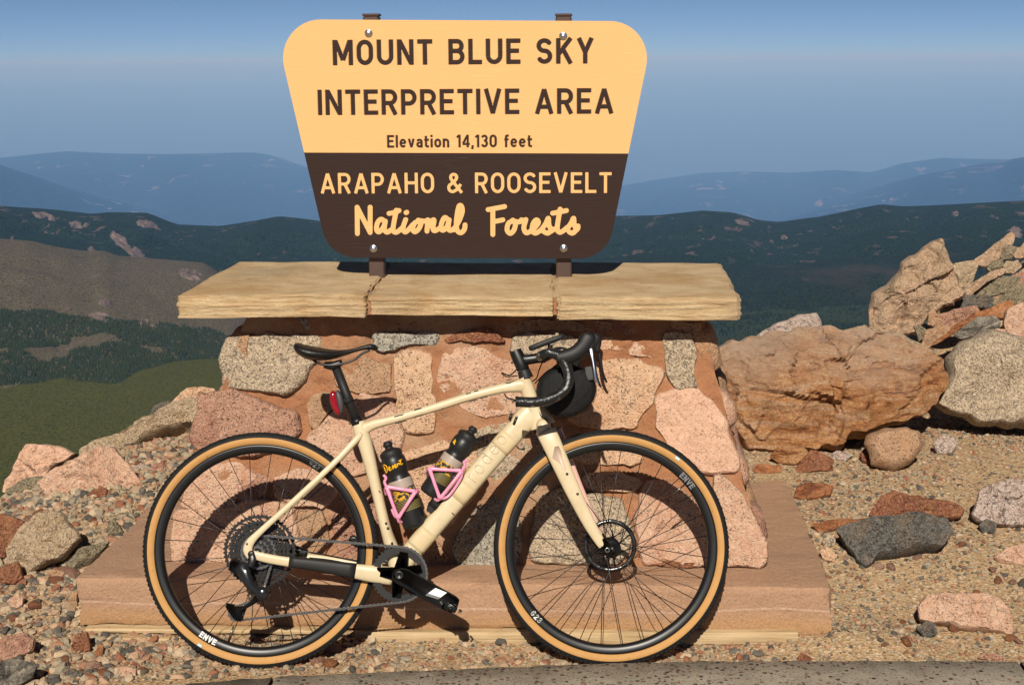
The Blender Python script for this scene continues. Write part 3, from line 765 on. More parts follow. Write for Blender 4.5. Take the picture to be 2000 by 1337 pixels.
c2 = lambda p: crop(360, 620, 4.762, p)
c3 = lambda p: crop(700, 620, 4.762, p)
c4 = lambda p: crop(1080, 620, 4.762, p)
c5 = lambda p: crop(300, 860, 4.762, p)
c6 = lambda p: crop(680, 860, 4.762, p)
c7 = lambda p: crop(1080, 860, 4.545, p)
STONES = [  # outline, material, how far it stands out
 (c2([(440, 200), (800, 175), (1040, 180), (1250, 205), (1240, 400), (1160, 480), (1080, 600), (940, 690), (680, 665), (400, 600), (392, 440), (365, 380), (370, 310)]), 'granite_grey', .040),
 (c2([(200, 720), (480, 700), (660, 775), (900, 850), (1010, 870), (1050, 930), (1030, 1080), (900, 1230), (500, 1290), (150, 1200), (110, 1080), (150, 900)]), 'granite_rose', .045),
 (c2([(1155, 800), (1200, 720), (1290, 690), (1480, 720), (1500, 780), (1360, 880), (1250, 1010), (1190, 1010), (1160, 900)]), 'granite_brown', .020),
 (c2([(1420, 470), (1500, 400), (1700, 385), (1900, 430), (1910, 620), (1900, 690), (1600, 700), (1440, 640)]), 'granite_brown', .022),
 (c2([(1190, 1090), (1380, 930), (1500, 830), (1640, 740), (1900, 770), (1960, 900), (2000, 1180), (1960, 1300), (1700, 1420), (1450, 1480), (1230, 1400), (1180, 1250)]), 'granite_pink', .035),
 (c3([(150, 165), (720, 155), (745, 190), (700, 260), (560, 250), (420, 270), (270, 320), (240, 340), (190, 310)]), 'granite_blue', .042),
 (c3([(350, 380), (430, 330), (660, 360), (690, 700), (720, 750), (690, 1030), (640, 1040), (470, 1050), (430, 1000), (375, 880), (345, 480)]), 'granite_peach', .032),
 (c3([(830, 205), (960, 150), (1100, 120), (1220, 120), (1310, 170), (1340, 235), (1100, 222), (960, 210), (860, 240)]), 'rock_red', .050),
 (c3([(860, 315), (1100, 290), (1280, 380), (1480, 430), (1560, 560), (1540, 760), (1440, 870), (1200, 905), (950, 800), (850, 730), (770, 640), (770, 590), (800, 400)]), 'granite_pink', .032),
 (c3([(1440, 300), (1470, 190), (1600, 150), (1980, 160), (2060, 200), (2060, 320), (1900, 350), (1520, 345)]), 'granite_grey', .032),
 (c4([(470, 190), (640, 185), (690, 230), (640, 290), (560, 300), (440, 290), (400, 230)]), 'granite_peach', .018),
 (c4([(715, 280), (760, 215), (880, 225), (945, 330), (925, 375), (720, 345)]), 'granite_pink', .022),
 (c4([(1030, 220), (1070, 160), (1150, 150), (1270, 180), (1310, 300), (1310, 560), (1345, 625), (1150, 645), (1100, 580), (1040, 380)]), 'granite_grey', .050),
 (c4([(180, 460), (450, 420), (760, 400), (930, 455), (985, 520), (960, 640), (870, 830), (800, 950), (740, 1010), (440, 1000), (200, 960), (100, 700)]), 'granite_peach', .036),
 ([(1286, 800), (1293, 777), (1320, 766), (1368, 766), (1388, 785), (1408, 815), (1424, 860), (1436, 905), (1425, 915), (1382, 920), (1345, 905), (1312, 872), (1288, 835)], 'granite_fine', .040),
 (c7([(1445, 330), (1560, 370), (1690, 520), (1790, 720), (1870, 880), (1880, 1020), (1830, 1115), (1700, 1080), (1440, 1090), (1400, 900), (1410, 600)]), 'granite_pink', .050),
 (c7([(745, 700), (770, 560), (850, 400), (1000, 380), (1160, 470), (1290, 640), (1370, 850), (1375, 1050), (1200, 1075), (820, 1060), (780, 960)]), 'granite_pink', .040),
 (c7([(800, 1030), (1000, 1040), (1330, 1080), (1360, 1100), (1200, 1120), (900, 1095)]), 'rock_red', .046),
 (c7([(280, 330), (330, 290), (560, 270), (720, 330), (760, 400), (700, 445), (400, 440), (290, 400)]), 'granite_peach', .026),
 (c7([(160, 40), (700, 40), (790, 110), (770, 200), (560, 215), (220, 190)]), 'granite_peach', .022),
 ([(1045, 1088), (1046, 1040), (1062, 972), (1100, 955), (1168, 965), (1204, 980), (1221, 1012), (1226, 1075), (1200, 1095), (1090, 1096)], 'granite_grey', .036),
 ([(888, 1072), (897, 1045), (930, 1000), (968, 975), (1005, 990), (1015, 1060), (1005, 1097), (960, 1102), (897, 1098)], 'granite_blue', .032),
 ([(788, 890), (860, 868), (925, 862), (958, 900), (930, 960), (885, 1010), (845, 1045), (805, 1020), (790, 960)], 'granite_peach', .028),
 ([(930, 845), (1000, 828), (1060, 835), (1095, 890), (1040, 955), (985, 960), (945, 905)], 'granite_grey', .026),
 ([(650, 1010), (700, 985), (745, 990), (768, 1055), (740, 1090), (668, 1088)], 'granite_rose', .024),
 ([(785, 1060), (850, 1055), (875, 1085), (865, 1102), (800, 1102)], 'granite_brown', .024),
 ([(375, 935), (405, 905), (470, 908), (500, 930), (470, 950), (452, 985), (400, 995), (362, 985)], 'granite_pink', .034),
 ([(345, 1020), (352, 998), (440, 990), (500, 975), (560, 988), (576, 1060), (545, 1095), (420, 1098), (347, 1092)], 'granite_pink', .036),
 ([(462, 948), (505, 925), (528, 935), (522, 962), (490, 978), (460, 968)], 'granite_rose', .030),
 ([(540, 935), (585, 915), (640, 925), (655, 965), (630, 990), (575, 985), (540, 965)], 'granite_pink', .032),
 ([(585, 1000), (630, 1000), (642, 1050), (625, 1092), (592, 1092)], 'granite_brown', .028),
 # top course in the shade of the cap
 ([(492, 626), (560, 624), (572, 648), (520, 656), (470, 654)], 'granite_rose', .020),
 ([(590, 626), (700, 626), (722, 640), (700, 656), (610, 656)], 'granite_blue', .022),
 ([(735, 628), (840, 626), (850, 646), (745, 648)], 'granite_brown', .018),
 ([(868, 628), (940, 626), (965, 640), (880, 650)], 'granite_rose', .018),
 ([(985, 628), (1120, 626), (1150, 645), (1000, 648)], 'granite_brown', .022),
 ([(1165, 628), (1290, 628), (1300, 648), (1180, 652)], 'granite_rose', .020),
 ([(1310, 630), (1362, 630), (1366, 660), (1350, 662), (1318, 650)], 'granite_brown', .020),
]
for i, (ol, mt, d) in enumerate(STONES):
    mx_ = sum(p[0] for p in ol)/len(ol); my_ = sum(p[1] for p in ol)/len(ol)
    ol = [(mx_+(x-mx_)*1.12, my_+(y-my_)*1.12) for x, y in ol]
    o = rock('stone', ol, mt, None, plane=(WP, WN), df=-d*0.9, db=0.35, N=76, K=15, seed=i+1, rough=0.036, nf=5, flat=13.0, parent=mon, sharp=0.4, chips=0.55, jag=0.3)
    o.matrix_parent_inverse = MI

# stones of the two side faces
for side in (0, 1):
    sg = -1 if side == 0 else 1
    P0 = Vector((WXb[side], WB, PT)); T = Vector((WXt[side]-WXb[side], 0, ZT-PT)).normalized(); Yd = Vector((0, 1, 0))
    Nn = Yd.cross(T)*(1 if side == 0 else -1); Nn = Nn if Nn.x*sg > 0 else -Nn
    rnd = random.Random(40+side); k = 0
    for r in range(4):
        z0 = 0.02+r*0.195; y = 0.075+0.05*(r/4)+rnd.random()*0.03
        while y < 0.86-0.05*r:
            wd = rnd.uniform(0.14, 0.26); hh = rnd.uniform(0.15, 0.18)
            ol = []
            for q in range(10):
                a = 2*PI*q/10; ca, sa = math.cos(a), math.sin(a)
                ol.append((y+wd/2+wd/2*math.copysign(abs(ca)**0.55, ca)*rnd.uniform(0.86, 1.0), z0+hh/2+hh/2*math.copysign(abs(sa)**0.55, sa)*rnd.uniform(0.86, 1.0)))
            # build in the face's own plane
            mt = rnd.choice(['granite_pink', 'granite_fine', 'granite_rose', 'granite_brown', 'granite_grey', 'granite_pink'])
            n = 30; V = []; F = []
            c_ = (y+wd/2, z0+hh/2); K = 6
            for kk in range(K):
                s_ = 1-(kk/K)**1.6
                for q in range(n):
                    t = q/n*10; a, b = ol[int(t) % 10], ol[(int(t)+1) % 10]; fr = t-int(t)
                    yy = c_[0]+(lerp(a[0], b[0], fr)-c_[0])*s_; z_ = c_[1]+(lerp(a[1], b[1], fr)-c_[1])*s_
                    P = P0+Yd*yy+T*z_
                    h = -0.02+0.055*(1-s_**6)**0.6 if kk else -0.03
                    V.append(P+Nn*(h+0.014*fbm(P, 9, 4, k)))
            P = P0+Yd*c_[0]+T*c_[1]; V.append(P+Nn*(0.034+0.012*fbm(P, 9, 4, k)))
            for kk in range(K-1):
                for q in range(n):
                    j = (q+1) % n; F.append((kk*n+q, kk*n+j, kk*n+n+j, kk*n+n+q))
            for q in range(n): F.append(((K-1)*n+q, (K-1)*n+(q+1) % n, K*n))
            if side == 1: pass
            else: F = [q[::-1] for q in F]
            mchild(mk('stone', V, F, M[mt])); k += 1
            y += wd+0.02

# three cap slabs
SF, SB, ZC = 0.40, 1.235, 1.042
def capx(px, py, Y): return at(px, py, Y).x
def cap(fx, bx, dz0, dz1, dy, seed, label):
    v, f = slab_mesh(corners((capx(fx[0], 580, SF), capx(fx[1], 580, SF)), (capx(bx[0], 515, SB), capx(bx[1], 515, SB)), SF+dy, SB, ZT+dz0, ZC+dz1), (110, 60, 22), 0.009, seed, 0.012, 0.008)
    o = mchild(mk('cap_slab', v, f, M['sandstone'])); o['label'] = label
cap((348, 715), (468, 760), -0.002, 0.004, 0.0, 1, 'left sandstone cap slab above the rear wheel')
cap((721, 1081), (765, 1082), 0.006, 0.0, 0.006, 2, 'middle sandstone cap slab below the sign')
cap((1087, 1443), (1087, 1405), -0.004, 0.002, -0.004, 3, 'right sandstone cap slab with a broken end')
for xa, xb in (((714.5, 721.5), (759, 766)), ((1080.5, 1087.5), (1081, 1088))):
    v, f = slab_mesh(corners((capx(xa[0], 580, SF), capx(xa[1], 580, SF)), (capx(xb[0], 515, SB), capx(xb[1], 515, SB)), SF+0.016, SB-0.01, ZT+0.01, ZC-0.006), (2, 20, 4), 0.003, 9)
    mchild(mk('mortar_joint', v, f, M['mortar']))

# formwork timber left under the plinth
def plank(p0, p1, h, yw, label, seed, Yf=0.165, tilt=0.0):
    a, b = at(*p0, Yf), at(*p1, Yf)
    C = [[[None]*2 for _ in (0, 1)] for _ in (0, 1)]
    for i, p in enumerate((a, b)):
        for j in (0, 1):
            for k in (0, 1): C[i][j][k] = Vector((p.x, Yf+j*yw+tilt*i, p.z+k*h))
    v, f = slab_mesh(C, (60, 3, 4), 0.004, seed, 0.004, 0.002)
    base = Vector(((a.x+b.x)/2, Yf, min(a.z, b.z)))
    tag(mk('timber_plank', v, f, M['wood'], base=base), label, 'plank')
plank((690, 1257), (1560, 1260), 0.042, 0.10, 'long weathered board under the front edge of the plinth', 1)
plank((165, 1236), (640, 1240), 0.018, 0.12, 'thin split board under the left front edge of the plinth', 2)
plank((330, 1262), (700, 1264), 0.026, 0.09, 'rough short board lying in the gravel behind the rear wheel', 4, Yf=0.155)
plank((190, 1250), (330, 1253), 0.012, 0.06, 'splintered sliver of board at the plinth left corner', 5, Yf=0.14)
# ------------------------------------------------------------------ lettering
def arc(cx, cy, rx, ry, a0, a1, n=14):
    return [(cx+rx*math.cos(rad(lerp(a0, a1, k/n))), cy+ry*math.sin(rad(lerp(a0, a1, k/n)))) for k in range(n+1)]
def glyphs(t):
    i = t/2; g = {}
    def bowl(w_, m, top): 
        x0 = w_-i-(1-i-m)/2*0.95
        return [(i, 1-i), (x0, 1-i)]+arc(x0, (1-i+m)/2, w_-i-x0, (1-i-m)/2, 90, -90)+[(i, m)]
    w_ = 0.84; g['M'] = (w_, [[(i, 0), (i, 1)], [(i+.03, .97), (w_/2, .20)], [(w_-i-.03, .97), (w_/2, .20)], [(w_-i, 0), (w_-i, 1)]])
    def O(w_, h=1.0):
        r = w_/2-i; ry = min(r*1.1, h/2-i); p = arc(w_/2, h-i-ry, r, ry, 0, 180)+arc(w_/2, i+ry, r, ry, 180, 360); return p+[p[0]]
    g['O'] = (0.68, [O(0.68)]); g['0'] = (0.60, [O(0.60)])
    w_ = 0.68; r = w_/2-i; g['U'] = (w_, [[(i, 1)]+arc(w_/2, i+r, r, r, 180, 360)+[(w_-i, 1)]])
    g['N'] = (w_, [[(i, 0), (i, 1)], [(w_-i, 0), (w_-i, 1)], [(i+.02, .95), (w_-i-.02, .05)]])
    g['H'] = (w_, [[(i, 0), (i, 1)], [(w_-i, 0), (w_-i, 1)], [(i, .51), (w_-i, .51)]])
    w_ = 0.62; g['T'] = (w_, [[(0, 1-i), (w_, 1-i)], [(w_/2, 0), (w_/2, 1)]])
    w_ = 0.66; m = 0.53; x0 = w_-i-(m-i)/2
    g['B'] = (w_, [[(i, 0), (i, 1)], bowl(w_-.03, m, 1), [(i, m), (x0, m)]+arc(x0, (m+i)/2, w_-i-x0, (m-i)/2, 90, -90)+[(i, i)]])
    w_ = 0.64; g['P'] = (w_, [[(i, 0), (i, 1)], bowl(w_, 0.44, 1)])
    w_ = 0.66; g['R'] = (w_, [[(i, 0), (i, 1)], bowl(w_-.01, 0.46, 1), [(w_*0.52, 0.46), (w_-i, 0.0)]])
    w_ = 0.56; g['L'] = (w_, [[(i, 0), (i, 1)], [(0, i), (w_, i)]])
    w_ = 0.58; g['E'] = (w_, [[(i, 0), (i, 1)], [(0, i), (w_, i)], [(0, 1-i), (w_, 1-i)], [(0, .52), (w_*.9, .52)]])
    w_ = 0.64; r = w_/2-i; m = 0.51
    g['S'] = (w_, [arc(w_/2, (1-i+m)/2, r, (1-i-m)/2, 22, 270, 20)+arc(w_/2, (m+i)/2, r, (m-i)/2, 90, -158, 20)])
    w_ = 0.68; g['K'] = (w_, [[(i, 0), (i, 1)], [(w_-i*.9, 1), (i, .36)], [(w_*.40, .58), (w_-i*.9, 0)]])
    w_ = 0.70; g['Y'] = (w_, [[(i*1.0, 1), (w_/2, .44)], [(w_-i, 1), (w_/2, .44)], [(w_/2, 0), (w_/2, .48)]])
    g['I'] = (t, [[(i, 0), (i, 1)]])
    w_ = 0.72; g['V'] = (w_, [[(i, 1), (w_/2, .03)], [(w_-i, 1), (w_/2, .03)]])
    w_ = 0.76; g['A'] = (w_, [[(i, 0), (w_/2, .97)], [(w_-i, 0), (w_/2, .97)], [(.20, .28), (w_-.20, .28)]])
    g['&'] = (0.80, [[(.77, .02), (.24, .66)]+arc(.36, .77, .155, .145, 205, -30)+[(.42, .60), (.20, .42)]+arc(.29, .27, .19, .19, 130, 300)+[(.55, .20), (.72, .44)]])
    x = 0.70
    w_ = 0.56; r = w_/2-i; g['e'] = (w_, [[(i, x*.53), (w_-i, x*.53)], arc(w_/2, x/2, r, x/2-i, 4, 322, 24)])
    g['l'] = (t, [[(i, 0), (i, 1)]])
    g['i'] = (t, [[(i, 0), (i, x)], [(i, 1), (i, 1-t)]])
    w_ = 0.56; g['v'] = (w_, [[(i, x), (w_/2, .02)], [(w_-i, x), (w_/2, .02)]])
    w_ = 0.52; r = w_/2-i; g['a'] = (w_, [[(w_-i, 0), (w_-i, x-i-r*.8)]+arc(w_/2, x-i-r*.8, r, r*.8, 0, 150), [(w_-i, .40), (w_/2, .40)]+arc(w_/2, (i+.40)/2, r, (.40-i)/2, 90, 270)+[(w_/2, i), (w_-i, .16)]])
    w_ = 0.38; g['t'] = (w_, [[(.14, .92), (.14, i+.1)]+arc(.26, i+.1, .12, .1, 180, 270)+[(w_, i)], [(0, x-i), (w_, x-i)]])
    w_ = 0.36; g['f'] = (w_, [[(.14, 0), (.14, .86)]+arc(.27, .84, .13, .16-i, 180, 90)+[(w_, 1-i)], [(0, x-i), (w_*.95, x-i)]])
    g['o'] = (0.56, [O(0.56, x)])
    w_ = 0.53; r = w_/2-i; g['n'] = (w_, [[(i, 0), (i, x)], [(i, x-i-r)]+arc(w_/2, x-i-r, r, r, 180, 0)+[(w_-i, 0)]])
    w_ = 0.54; r = w_/2-i; g['d'] = (w_, [[(w_-i, 0), (w_-i, 1)], arc(w_/2, x/2, r, x/2-i, 0, 360, 24)])
    w_ = 0.36; g['r'] = (w_, [[(i, 0), (i, x)], [(i, x-i-.14)]+arc(i+.16, x-i-.16, .16, .16, 180, 75)])
    g['1'] = (0.32, [[(.32-i, 0), (.32-i, 1)], [(.02, .80), (.32-i, .96)]])
    w_ = 0.62; g['4'] = (w_, [[(.45, 0), (.45, 1)], [(.43, .95), (.06, .30)], [(.02, .27), (w_, .27)]])
    w_ = 0.58; r = w_/2-i; m = 0.53
    g['3'] = (w_, [arc(w_/2, (1-i+m)/2, r*.92, (1-i-m)/2, 155, -90, 18), arc(w_/2, (m+i)/2, r, (m-i)/2, 90, -155, 18)])
    g[','] = (t, [[(i+.02, t), (i-.03, -.14)]])
    g['G'] = (0.66, [arc(.33, .5, .33-i, .5-i, 40, 330, 26)+[(.66-i, .40), (.38, .40)]])
    g['2'] = (0.58, [arc(.29, .70, .29-i, .30-i, 165, -30, 14)+[(.06, i)], [(.02, i), (.58, i)]])
    g[' '] = (0.34, [])
    return g
def layout(text, t, sp):
    """strokes of a line of text one unit high, and its width"""
    g = glyphs(t); x = 0; out = []
    for ch in text:
        w_, st = g[ch]
        out += [[(x+a, b) for a, b in s_] for s_ in st]
        x += w_+sp
    return out, x-sp
def line_strokes(text, t, sp, X0, X1, Z0, Z1):
    st, W = layout(text, t, sp); H = Z1-Z0; k = (X1-X0)/W
    return [[(X0+a*k, Z0+b*H) for a, b in s_] for s_ in st], t*(H+k)/2
def sdf_strokes(strokes, hw, X, Z, D, butt=True):
    """write the distance to the strokes into D where it is nearer"""
    hx, hz = X[0, 1]-X[0, 0], Z[1, 0]-Z[0, 0]
    for s_ in strokes:
        for k, (a, b) in enumerate(zip(s_, s_[1:])):
            if math.hypot(b[0]-a[0], b[1]-a[1]) < 1e-6: continue
            m = hw+0.008
            i0 = max(0, int((min(a[0], b[0])-m-X[0, 0])/hx)); i1 = min(X.shape[1], int((max(a[0], b[0])+m-X[0, 0])/hx)+2)
            j0 = max(0, int((min(a[1], b[1])-m-Z[0, 0])/hz)); j1 = min(X.shape[0], int((max(a[1], b[1])+m-Z[0, 0])/hz)+2)
            if i1 <= i0 or j1 <= j0: continue
            x, z = X[j0:j1, i0:i1]-a[0], Z[j0:j1, i0:i1]-a[1]
            dx, dz = b[0]-a[0], b[1]-a[1]; L = math.hypot(dx, dz) or 1e-9; dx /= L; dz /= L
            u = x*dx+z*dz; v_ = np.abs(-x*dz+z*dx)
            if butt:
                qx = np.abs(u-L/2)-L/2; qz = v_-hw; r_ = hw*0.12
                d = np.hypot(np.maximum(qx+r_, 0), np.maximum(qz+r_, 0))-r_+np.minimum(np.maximum(qx+r_, qz+r_), 0)
                if k > 0: d = np.minimum(d, np.hypot(x, z)-hw)
            else:
                d = np.hypot(u-np.clip(u, 0, L), v_)-hw
            D[j0:j1, i0:i1] = np.minimum(D[j0:j1, i0:i1], d)
def contour(D, iso, x0, z0, h):
    A = D-iso; ny, nx = A.shape; ins = A < 0
    c = ins[:-1, :-1].astype(int)+2*ins[:-1, 1:]+4*ins[1:, 1:]+8*ins[1:, :-1]
    ids = {}; V = []; E = []
    def vert(j, i, hor):
        key = (j, i, hor)
        if key not in ids:
            a, b = (A[j, i], A[j, i+1]) if hor else (A[j, i], A[j+1, i]); t_ = min(0.97, max(0.03, a/(a-b)))
            ids[key] = len(V); V.append((x0+(i+(t_ if hor else 0))*h, z0+(j+(0 if hor else t_))*h))
        return ids[key]
    TB = {1: [(3, 0)], 2: [(0, 1)], 3: [(3, 1)], 4: [(1, 2)], 5: [(3, 0), (1, 2)], 6: [(0, 2)], 7: [(3, 2)], 8: [(2, 3)], 9: [(2, 0)], 10: [(0, 1), (2, 3)], 11: [(2, 1)], 12: [(1, 3)], 13: [(1, 0)], 14: [(0, 3)]}
    for j, i in zip(*np.nonzero((c > 0) & (c < 15))):
        e = {0: (j, i, True), 1: (j, i+1, False), 2: (j+1, i, True), 3: (j, i, False)}
        for a, b in TB[c[j, i]]: E.append((vert(*e[a]), vert(*e[b])))
    return V, E
def sample(D, x0, z0, h, P):
    P = np.asarray(P); i = np.clip((P[:, 0]-x0)/h, 0, D.shape[1]-1.001); j = np.clip((P[:, 1]-z0)/h, 0, D.shape[0]-1.001)
    a, b = i.astype(int), j.astype(int); u, v_ = i-a, j-b
    return D[b, a]*(1-u)*(1-v_)+D[b, a+1]*u*(1-v_)+D[b+1, a]*(1-u)*v_+D[b+1, a+1]*u*v_

# ------------------------------------------------------------------ sign
def sign_face(name, c1, c2_, rough, scratch):
    s = NB(name, rough, 0.2)
    f = s.noise(1.0, 6, 0.7, co=s.stretch((6, 6, 180)))
    c = s.mix(f, c1, c2_)
    sc_ = s.noise(1.0, 3, 0.5, co=s.stretch((9, 9, 420)), dist=1.4)
    m = s.math('MULTIPLY', s.ramp(sc_, [(0.655, (0, 0, 0)), (0.68, (1, 1, 1))]), s.ramp(s.noise(4, 3), [(0.5, (0, 0, 0)), (0.7, (1, 1, 1))]))
    c = s.mix(s.math('MULTIPLY', m, 0.45), c, scratch); s.color(c)
    s.bump(f, 0.0012, 0.6); s.bump(s.noise(400, 2), 0.0006, 0.6)
    return s.m
M['cream'] = sign_face('cream_plastic', (0.69, 0.395, 0.158), (0.76, 0.445, 0.182), 0.45, (0.98, 0.80, 0.55))
M['brown'] = sign_face('brown_plastic', (0.026, 0.0125, 0.0088), (0.032, 0.016, 0.0112), 0.55, (0.14, 0.10, 0.075))
M['zinc'] = plain('zinc_bolt', (0.55, 0.58, 0.60), 0.32, 0.5, 1.0)
M['post'] = plain('brown_post_paint', (0.075, 0.045, 0.035), 0.45, 0.4, var=0.15, sc=40)

YS = 0.825
S2 = lambda px, py: (lambda p: (p.x, p.z))(at(px, py, YS))
def rounded(poly, r, n=12):
    out = []; m = len(poly)
    for i in range(m):
        p, a, b = Vector(poly[i]), Vector(poly[i-1]), Vector(poly[(i+1) % m])
        u, v_ = (a-p).normalized(), (b-p).normalized(); ang = u.angle(v_); d = r[i]/math.tan(ang/2)
        c = p+(u+v_).normalized()*(r[i]/math.sin(ang/2)); s0 = p+u*d; s1 = p+v_*d
        a0 = math.atan2(s0.y-c.y, s0.x-c.x); a1 = math.atan2(s1.y-c.y, s1.x-c.x)
        while a1-a0 > PI: a1 -= 2*PI
        while a1-a0 < -PI: a1 += 2*PI
        out += [(c.x+r[i]*math.cos(lerp(a0, a1, k/n)), c.y+r[i]*math.sin(lerp(a0, a1, k/n))) for k in range(n+1)]
    return out
full = rounded([S2(533, 38), S2(1280, 42), S2(1185.5, 505), S2(642, 503)], [0.128, 0.122, 0.115, 0.115])
ZM0, ZM1 = S2(594, 298), S2(1227, 300)
def clip(poly, up):
    out = []; s_ = lambda p: (p[1]-lerp(ZM0[1], ZM1[1], (p[0]-ZM0[0])/(ZM1[0]-ZM0[0])))*(1 if up else -1)
    for p, q in zip(poly, poly[1:]+poly[:1]):
        if s_(p) >= 0: out.append(p)
        if s_(p)*s_(q) < 0:
            t_ = s_(p)/(s_(p)-s_(q)); out.append((lerp(p[0], q[0], t_), lerp(p[1], q[1], t_)))
    return out
sign = empty('forest_sign', (at(918, 540, 0.87).x, 0.87, ZC))
tag(sign, 'cream and brown forest sign with rounded corners on two posts above the monument', 'sign')
SI = Matrix.Translation(-sign.location)
def schild(o): o.parent = sign; o.matrix_parent_inverse = SI; return o

def panel(poly, lines, name, face_mat, letter_mat, depth=0.0028, h=0.0016, rim=0.0016):
    xs = [p[0] for p in poly]; zs = [p[1] for p in poly]
    x0, z0 = min(xs)-0.004, min(zs)-0.004
    X, Z = np.meshgrid(np.arange(x0, max(xs)+0.006, h), np.arange(z0, max(zs)+0.006, h))
    D = np.full(X.shape, 0.02); which = np.full(X.shape, -1); 
    for k, (st, hw, butt) in enumerate(lines):
        D2 = np.full(X.shape, 0.02); sdf_strokes(st, hw, X, Z, D2, butt)
        which[D2 < D] = k; D = np.minimum(D, D2)
    V = [Vector(p) for p in poly]; E = [(i, (i+1) % len(poly)) for i in range(len(poly))]
    for iso in (0.0, rim):
        v, e = contour(D, iso, x0, z0, h); k = len(V); V += [Vector(p) for p in v]; E += [(a+k, b+k) for a, b in e]
    ov, oe, of = delaunay_2d_cdt(V, E, [], 0, 1e-6)[:3]
    P = np.array([(p.x, p.y) for p in ov]); sv = sample(D, x0, z0, h, P)
    of = [tuple(f) for f in of]
    C = np.array([P[list(f)].mean(axis=0) for f in of]); sc_ = sample(D, x0, z0, h, C)
    ci = np.clip(((C[:, 0]-x0)/h+.5).astype(int), 0, D.shape[1]-1); cj = np.clip(((C[:, 1]-z0)/h+.5).astype(int), 0, D.shape[0]-1)
    V3 = [Vector((p.x, YS+(depth if d < rim*0.5 else 0.0), p.y)) for p, d in zip(ov, sv)]
    def wind(f):
        a, b, c = (P[i] for i in f[:3]); return f if (b[0]-a[0])*(c[1]-a[1])-(b[1]-a[1])*(c[0]-a[0]) > 0 else f[::-1]
    face = [wind(f) for f, d in zip(of, sc_) if d >= 0]
    n = len(V3); V3b = V3+[Vector((x, YS, z)) for x, z in poly]+[Vector((x, YS+0.004, z)) for x, z in poly]; m = len(poly)
    face += [(n+i, n+(i+1) % m, n+m+(i+1) % m, n+m+i) for i in range(m)]
    def compact(fs, vs_):
        used = sorted({i for f in fs for i in f}); mp = {u: k for k, u in enumerate(used)}
        return [vs_[u] for u in used], [tuple(mp[i] for i in f) for f in fs]
    v, f = compact(face, V3b); schild(mk(name, v, f, face_mat, smooth=False))
    for k in range(len(lines)):
        fs = [wind(f) for f, d, a, b in zip(of, sc_, ci, cj) if d < 0 and which[b, a] == k]
        if not fs: continue
        v, f = compact(fs, V3); o = schild(mk('lettering', v, f, letter_mat, smooth=False)); o['label'] = LBL[name][k]
LBL = {'upper_panel': ['dark brown routed word '+w_ for w_ in 'MOUNT BLUE SKY INTERPRETIVE AREA Elevation 14,130 feet'.split()],
       'lower_panel': ['cream routed '+('sign ' if w_ == '&' else 'word ')+w_ for w_ in 'ARAPAHO & ROOSEVELT National Forests'.split()]}
def tl(text, t, sp, xl, xr, yt, yb):
    a, b = S2(xl, yb), S2(xr, yb); H = S2((xl+xr)/2, yt)[1]-S2((xl+xr)/2, yb)[1]
    W = layout(text, t, sp)[1]; kx = (b[0]-a[0])/W; Z0 = (a[1]+b[1])/2; out = []; x = 0; words = text.split(' ')
    for w_ in words:
        st, ww = layout(w_, t, sp); out.append(([[(a[0]+(x+u)*kx, Z0+v_*H) for u, v_ in s_] for s_ in st], t*(H+kx)/4, True)); x += ww+2*sp+0.34
    return out
up = tl('MOUNT BLUE SKY', .172, .17, 650.5, 1159.5, 77, 126.5)+tl('INTERPRETIVE AREA', .165, .155, 621.5, 1198, 174.5, 224)+tl('Elevation 14,130 feet', .165, .16, 756.5, 1039, 264, 288.5)
SCR = [[(222, 293), (220, 95)], [(220, 95), (318, 285)], [(318, 285), (318, 95)],
 [(430, 205), (400, 185), (372, 215), (366, 265), (385, 280), (415, 250), (432, 205)], [(432, 200), (425, 260), (445, 283), (480, 262)],
 [(515, 118), (490, 255), (505, 283), (530, 275), (565, 245)], [(460, 142), (505, 133), (535, 120)],
 [(585, 188), (565, 250), (577, 280), (600, 270), (640, 225)], [(588, 136), (593, 133)],
 [(690, 200), (655, 212), (637, 258), (655, 280), (685, 255), (700, 212), (680, 192)], [(695, 196), (730, 200), (752, 190)],
 [(752, 190), (745, 275)], [(745, 255), (775, 205), (798, 192), (790, 255), (805, 272), (845, 250)],
 [(908, 195), (880, 172), (857, 210), (850, 255), (868, 268), (895, 243), (912, 192)], [(912, 190), (905, 250), (920, 270), (950, 255)],
 [(945, 265), (985, 200), (1011, 125), (1000, 83), (982, 98), (966, 200), (972, 268), (1000, 287), (1026, 262), (1031, 228)],
 [(1240, 130), (1240, 300)], [(1205, 113), (1260, 103), (1328, 90)], [(1240, 205), (1315, 190)],
 [(1390, 200), (1358, 215), (1347, 265), (1370, 292), (1398, 268), (1410, 218), (1390, 192)], [(1400, 200), (1440, 205), (1458, 190)],
 [(1455, 190), (1470, 205), (1488, 188)], [(1488, 190), (1473, 250), (1490, 287), (1522, 277)],
 [(1520, 278), (1563, 240), (1583, 208), (1567, 190), (1543, 218), (1536, 268), (1560, 290), (1600, 268)],
 [(1600, 270), (1637, 220), (1657, 178), (1662, 232), (1678, 262), (1655, 290), (1625, 280)], [(1655, 290), (1705, 258)],
 [(1746, 110), (1724, 248), (1740, 283), (1768, 273), (1800, 246)], [(1690, 140), (1745, 130), (1793, 120)],
 [(1795, 262), (1830, 212), (1847, 178), (1852, 228), (1866, 262), (1840, 290), (1815, 281)], [(1840, 290), (1876, 258), (1880, 236)]]
scr = []
for s_ in SCR:
    q = catmull([S2(640+x/3.846, 380+y/3.846) for x, y in s_], 4); scr.append([tuple(p) for p in q])
